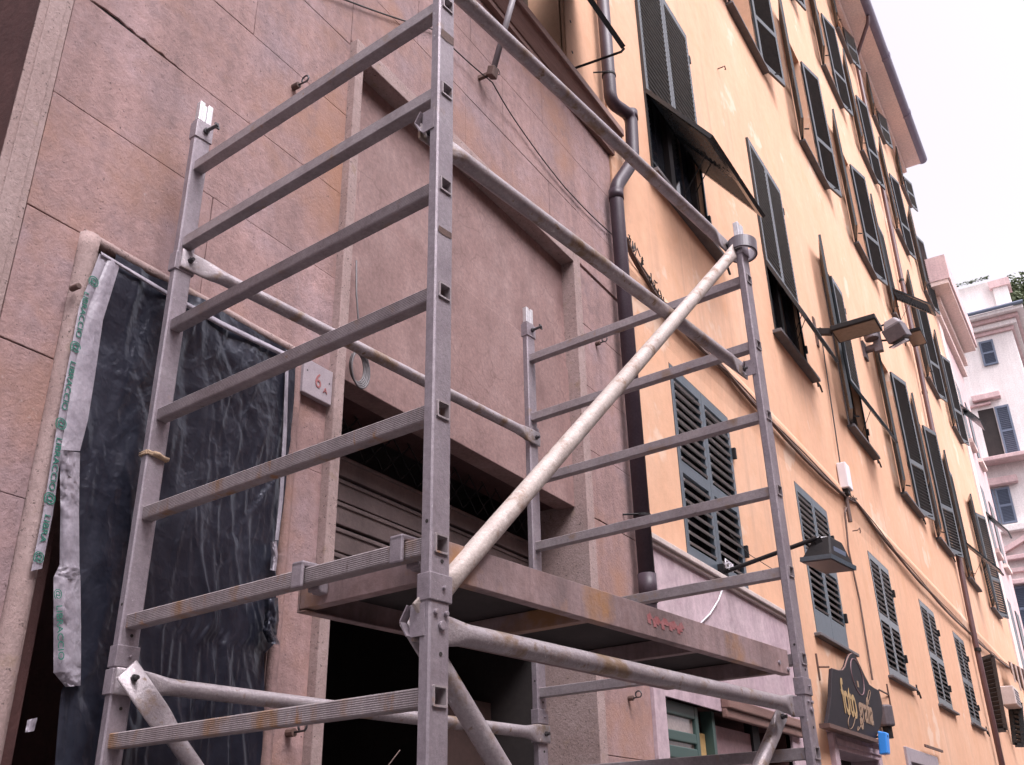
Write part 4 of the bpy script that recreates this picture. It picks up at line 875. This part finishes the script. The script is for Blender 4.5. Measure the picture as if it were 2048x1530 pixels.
# ------------------------------------------------------------------ scaffold tower (built in its own frame, then turned)
TH = math.radians(6.7); LX_, WY_ = 1.8371, 1.1001
def RZK(k): return 1.89+.30*(7-k)
sc = thing('scaffold_tower', 'weathered aluminium scaffold tower with ladder end frames and round braces', 'scaffold', (0, 0, 0), -TH, local=True)
RK = range(1, 14); PT = 3.88
def post(x, y, holes):
    b = MB(); hx, dy = .030, .030; c = .004; y1 = y+dy; zb = .0
    def strip(xa, ya, xb_, yb2, z0=zb, z1=PT): b.quad((xa, ya, z0), (xb_, yb2, z0), (xb_, yb2, z1), (xa, ya, z1))
    strip(x-hx, y1-c, x-hx, y+c); strip(x-hx, y+c, x-hx+c, y); strip(x+hx-c, y, x+hx, y+c); strip(x+hx, y+c, x+hx, y1-c)
    strip(x+hx, y1-c, x+hx-c, y1); strip(x+hx-c, y1, x-hx+c, y1); strip(x-hx+c, y1, x-hx, y1-c)
    h = .0185
    if holes:
        z = zb
        for k in reversed(list(RK)):
            zc = RZK(k); strip(x-hx+c, y, x+hx-c, y, z, zc-h); strip(x-hx+c, y, x-h, y, zc-h, zc+h); strip(x+h, y, x+hx-c, y, zc-h, zc+h); z = zc+h
        strip(x-hx+c, y, x+hx-c, y, z, PT)
    else: strip(x-hx+c, y, x+hx-c, y)
    b.quad((x-hx, y+.0, PT), (x+hx, y, PT), (x+hx, y1, PT), (x-hx, y1, PT))
    # extrusion grooves on the wide face edge
    return b.build('post', MT['alu'], sc)
posts = {}
for n_, (x, y, hl) in dict(A=(0, 0, True), B=(0, WY_, False), C=(LX_, WY_, False), D=(LX_, 0, True)).items():
    po = post(x, y, hl); posts[n_] = po
    b = MB(); b.box(x-.026, x-.006, y+.003, y+.027, PT+.001, 3.962); b.box(x+.006, x+.026, y+.003, y+.027, PT+.001, 3.962); b.box(x-.006, x+.006, y+.008, y+.022, PT+.001, 3.955); b.build('spigot', MT['aluclean'], po, bevel=.003)
    b = MB(); b.box(x-.033, x+.033, y-.004, y+.034, 3.805, 3.872); b.build('top_bracket', MT['alu'], po, bevel=.002)
    if n_ in 'BC':
        b = MB(); b.disc((x+.004, y-.004, 3.842), (0, -1, 0), .011, .008); b.disc((x+.004, y-.012, 3.842), (.25, -1, .2), .0065, .045); b.bar((x+.018, y-.05, 3.838), (x+.014, y-.045, 3.862), .006, .014, (1, 0, 0)); b.build('wing_bolt', MT['boltm'], po)
    b = MB(); b.box(x-.0335, x+.0335, y-.0035, y+.0335, 2.072, 2.128); b.build('collar', MT['alu'], po, bevel=.002)
    for (dx, z, r) in ((.006, 2.100, .004), (-.014, 2.050, .0055), (.016, 2.050, .0055), (.004, 2.025, .0095)):
        yo = -.003 if z > 2.07 else 0; MB().tube([(x+dx, y+yo-.0005, z), (x+dx, y-.007+yo, z)], r, 10).build('rivet', MT['alu'], po, bevel=.0012)
    for (dx, z) in ((.004, 2.155), (.003, 1.97)): MB().disc((x+dx, y-.0012, z), (0, 1, 0), .0045, .001, 10).build('pin_hole', MT['black'], po)
    for z in (2.235, 1.70): MB().disc((x-.0312, y+.012, z), (1, 0, 0), .004, .001, 10).build('pin_hole', MT['black'], po)
# rungs: square tube with ribbed sides, open at the street end
def rung_profile(h=.0185, ribs=7):
    p = [(-h+.003, h), (h-.003, h)]
    r = [];  n = ribs*4
    for side in (1, -1):
        seq = []
        for k in range(n+1):
            z = (h-.003)-(2*h-.006)*k/n; ph = k % 4; seq.append((side*(h-(0 if ph in (0, 1) else .0011)), z))
        r.append(seq if side == 1 else seq[::-1])
    return [(-h+.003, h), (h-.003, h)]+r[0]+[(h-.003, -h), (-h+.003, -h)]+r[1]
prof = rung_profile(); plain = [(-.0165, .0185), (.0165, .0185), (.0185, .0165), (.0185, -.0165), (.0165, -.0185), (-.0165, -.0185), (-.0185, -.0165), (-.0185, .0165)]
inn = [(.87*a, .87*c) for a, c in plain]
def rung(x, k, pr):
    z = RZK(k); b = MB(); ys, ye = -.0045, WY_+.002; n = len(pr)
    v = [(x+a, ys+.0005, z+c) for a, c in pr]+[(x+a, ye, z+c) for a, c in pr]
    b.add(v, [(i, (i+1) % n, (i+1) % n+n, i+n) for i in range(n)])
    m = len(plain); o8 = [(1.09*a, 1.09*c) for a, c in plain]
    v = [(x+a, ys, z+c) for a, c in o8]+[(x+a, ys, z+c) for a, c in inn]+[(x+a, .16, z+c) for a, c in inn]+[(x+a, .001, z+c) for a, c in o8]
    f = [(i, (i+1) % m, (i+1) % m+m, i+m) for i in range(m)]+[(i+m, (i+1) % m+m, (i+1) % m+2*m, i+2*m) for i in range(m)]+[tuple(range(2*m, 3*m))]+[(i, i+3*m, (i+1) % m+3*m, (i+1) % m) for i in range(m)]
    b.add(v, f); return b.build('rung', MT['rungr'] if k >= 5 and x == 0 else MT['rung'], sc)
for k in RK:
    rung(0, k, prof if k >= 3 else plain); rung(LX_, k, plain)
# braces: round tube hammered flat at both ends
def brace(p, q, y, r, name, fl=(.07, .07), wide=.034, thin=.004, m=None):
    p, q = Vector((p[0], y, p[1])), Vector((q[0], y, q[1])); L = (q-p).length; n = 16
    st_ = [0, fl[0]]+[fl[0]+.10*t/6 for t in range(1, 7)]; en = [L-s for s in reversed([0, fl[1]]+[fl[1]+.10*t/6 for t in range(1, 7)])]
    S_ = st_+[st_[-1]+(en[0]-st_[-1])*k/8 for k in range(1, 8)]+en; sh = []
    for s in S_:
        d0, d1 = s-fl[0], (L-s)-fl[1]; t = max(0, min(1, min(d0, d1)/.10)); t = t*t*(3-2*t); sh.append((thin+(r-thin)*t, wide+(r-wide)*t))
    def pf(i):
        a, c = sh[i]; sq = 2+2.5*(1-(a-thin)/(r-thin)); out = []
        for k in range(n):
            w = 2*math.pi*k/n; cs, sn = math.cos(w), math.sin(w)
            out.append((a*math.copysign(abs(cs)**(2/sq), cs), c*math.copysign(abs(sn)**(2/sq), sn)))
        return out
    o = MB().sweep([p+(q-p)*(s/L) for s in S_], pf).build(name, m or MT['tube'], sc, smooth=True)
    for e in (p, q): 
        b = MB()
        u = (q-p).normalized()*(.03 if e is p else -.03); b.disc(e+u+Vector((0, -thin, 0)), (0, -1, 0), .010, .007, 6); b.disc(e+u+Vector((0, -thin-.007, 0)), (0, -1, 0), .006, .012, 8)
        b.build('brace_bolt', MT['boltm'], o)
    return o
ya = .046; yB = WY_-.008
brace((-.03, 3.872), (LX_-.0, 3.866), ya+.02, .0235, 'brace'); brace((-.03, 3.285), (LX_+.0, 3.292), ya+.018, .0235, 'brace'); brace((-.03, 2.030), (LX_+.03, 2.040), ya, .0235, 'brace')
brace((-.02, 3.325), (LX_+.03, 3.29), yB, .0225, 'brace'); brace((-.03, 2.036), (LX_+.03, 2.034), yB, .0225, 'brace')
brace((-.03, 2.045), (LX_-.01, 3.845), ya-.018, .0235, 'brace', (.05, .04), .028, m=MT['chalky'])
brace((-.01, 2.055), (LX_-.02, .33), ya+.03, .0235, 'brace', (.05, .05)); brace((-.02, 2.062), (LX_-.02, .33), yB-.03, .0225, 'brace', (.14, .05), .036)
brace((LX_+.02, 2.03), (.03, .60), ya+.06, .0235, 'brace', (.05, .05))
# plates that clip the braces to the posts
for n_, (x, y) in dict(A=(0, 0), D=(LX_, 0)).items():
    for z in (3.29, 2.035):
        b = MB(); b.box(x-.0335, x-.0305, y+.012, y+.050, z-.032, z+.032); b.bar((x-.033, y+.050, z-.03), (x-.036, y+.066, z), .003, .02, (1, 0, 0)); b.bar((x-.036, y+.066, z), (x-.033, y+.050, z+.03), .003, .02, (1, 0, 0)); b.build('brace_clip', MT['alu'], posts[n_])
for n_, (x, y) in dict(B=(0, WY_), C=(LX_, WY_)).items():
    for z in (3.315, 2.035):
        b = MB(); b.box(x-.036, x+.036, y-.0035, y+.034, z-.032, z+.032); b.build('brace_clip', MT['alu'], posts[n_], bevel=.002)
for (z, w_, h_, c_) in ((3.575, .026, .030, 0), (2.955, .024, .018, 0)):
    b = MB().add([(.0-w_, -.0012, z-h_*.5), (0-.004, -.0012, z-h_*.62), (w_, -.0012, z-h_*.4), (w_, -.0012, z+h_*.5), (-w_*.9, -.0012, z+h_*.45)], [(0, 1, 2, 3, 4)])
    b.build('peeling_sticker', MT['rust'], posts['A'])
# working platform hooked over the rungs
pf_ = thing('scaffold_platform', 'rust stained working platform with deep side beams hooked over the scaffold rungs', 'platform', (0, 0, 0), -TH, local=True)
zt, zb = 2.215, 2.133; x0, x1 = .055, 1.782
for y, s in ((.030, 1), (.500, -1)):
    b = MB(); b.box(x0, x1, min(y, y+.004*s), max(y, y+.004*s), zb, zt); b.box(x0, x1, min(y+.0045*s, y+.03*s), max(y+.0045*s, y+.03*s), zb, zb+.004); b.box(x0, x1, min(y+.0045*s, y+.03*s), max(y+.0045*s, y+.03*s), zt-.004, zt)
    b.build('side_beam', MT['plank'], pf_, bevel=.0015)
MB().box(x0+.002, x1-.002, .036, .494, zt-.022, zt-.006).build('deck_board', mat('dark_plywood', (.035, .028, .028), (.05, .04, .038), 5, .8), pf_)
for x in (x0+.002, .62, 1.20, x1-.034):
    b = MB(); b.box(x, x+.032, .0355, .4945, zb+.008, zt-.024); b.build('cross_member', MT['plank'], pf_, bevel=.002)
for x, s in ((0, 1), (LX_, -1)):
    for y in (.10, .41):
        b = MB(); w2 = .019
        b.box(x-.030, x-.0215, y-w2, y+w2, 2.163, 2.222); b.box(x+.0215, x+.030, y-w2, y+w2, 2.163, 2.222); b.box(x-.030, x+.030, y-w2, y+w2, 2.2105, 2.224)
        xa, xb_ = (x+.0305, x0) if s > 0 else (x1, x-.0305); b.box(xa, xb_, y-w2*.8, y+w2*.8, 2.16, 2.205)
        b.build('hook', MT['alu'], pf_, bevel=.004)
for x, z in ((1.70, 2.165), (1.765, 2.150)): MB().disc((x, .030, z), (0, -1, 0), .007, .005, 8).build('rivet', MT['alu'], pf_)
st_ = MB(); q = random.Random(8)
z0 = 2.180; pts = []
for k in range(15):
    x = .865+.0145*k; pts.append((x, .0288, z0+.008*math.sin(k*2.1)+q.uniform(-.004, .004)))
for k in range(14):
    a, e = pts[k], pts[k+1]; st_.quad((a[0], .0288, a[2]-.010), (e[0]+.002, .0288, a[2]-.012+q.uniform(-.004, .004)), (e[0], .0288, e[2]+.008+q.uniform(-.003, .003)), (a[0]-.002, .0288, a[2]+.010))
st_.build('torn_sticker', mat('faded_red', (.26, .06, .065), (.34, .16, .16), 60, .6), pf_)
# tape roll over the far street post, twine on the wall post
rt_ = thing('tape_roll', 'wide grey ring of tape slipped over the top of the far street side post', 'tape roll', (LX_*math.cos(TH), -LX_*math.sin(TH), 3.845), -TH, local=True)
def ring(r0, r1, h, n=36):
    v = []
    for r, z in ((r1, -h), (r1, h), (r0, h), (r0, -h)): v += [(r*math.cos(2*math.pi*k/n), r*math.sin(2*math.pi*k/n), z) for k in range(n)]
    return MB().add(v, [(a*n+k, a*n+(k+1) % n, ((a+1) % 4)*n+(k+1) % n, ((a+1) % 4)*n+k) for a in range(4) for k in range(n)])
tilt = Matrix.Translation((.008, .012, .0)) @ Matrix.Rotation(math.radians(9), 4, 'Y')
for nm, r0, r1, h, m in (('tape', .0525, .060, .030, mat('grey_tape', (.115, .10, .115), rough=.35)), ('core', .0465, .0523, .0295, MT['whitep'])):
    b = ring(r0, r1, h); b.v = [tilt @ p for p in b.v]; o = b.build(nm, m, rt_, smooth=False, bevel=.0015)
tw = thing('twine_band', 'tan twine knotted round the left wall side post', 'twine', (math.sin(TH)*WY_, math.cos(TH)*WY_, 2.665), -TH, local=True)
b = MB()
for dz in (0, .006):
    b.tube([(-.032, -.003, dz), (.0, -.004, dz-.004), (.032, -.003, dz-.009), (.033, .033, dz-.004), (-.033, .033, dz), (-.033, .0, dz)], .0038, 7)
b.build('loop', MT['tan'], tw, smooth=True)
MB().tube([(-.015, -.006, .003), (.0, -.013, .0), (.016, -.007, -.004), (.034, -.010, -.006)], .0065, 7).build('knot', MT['tan'], tw, smooth=True)
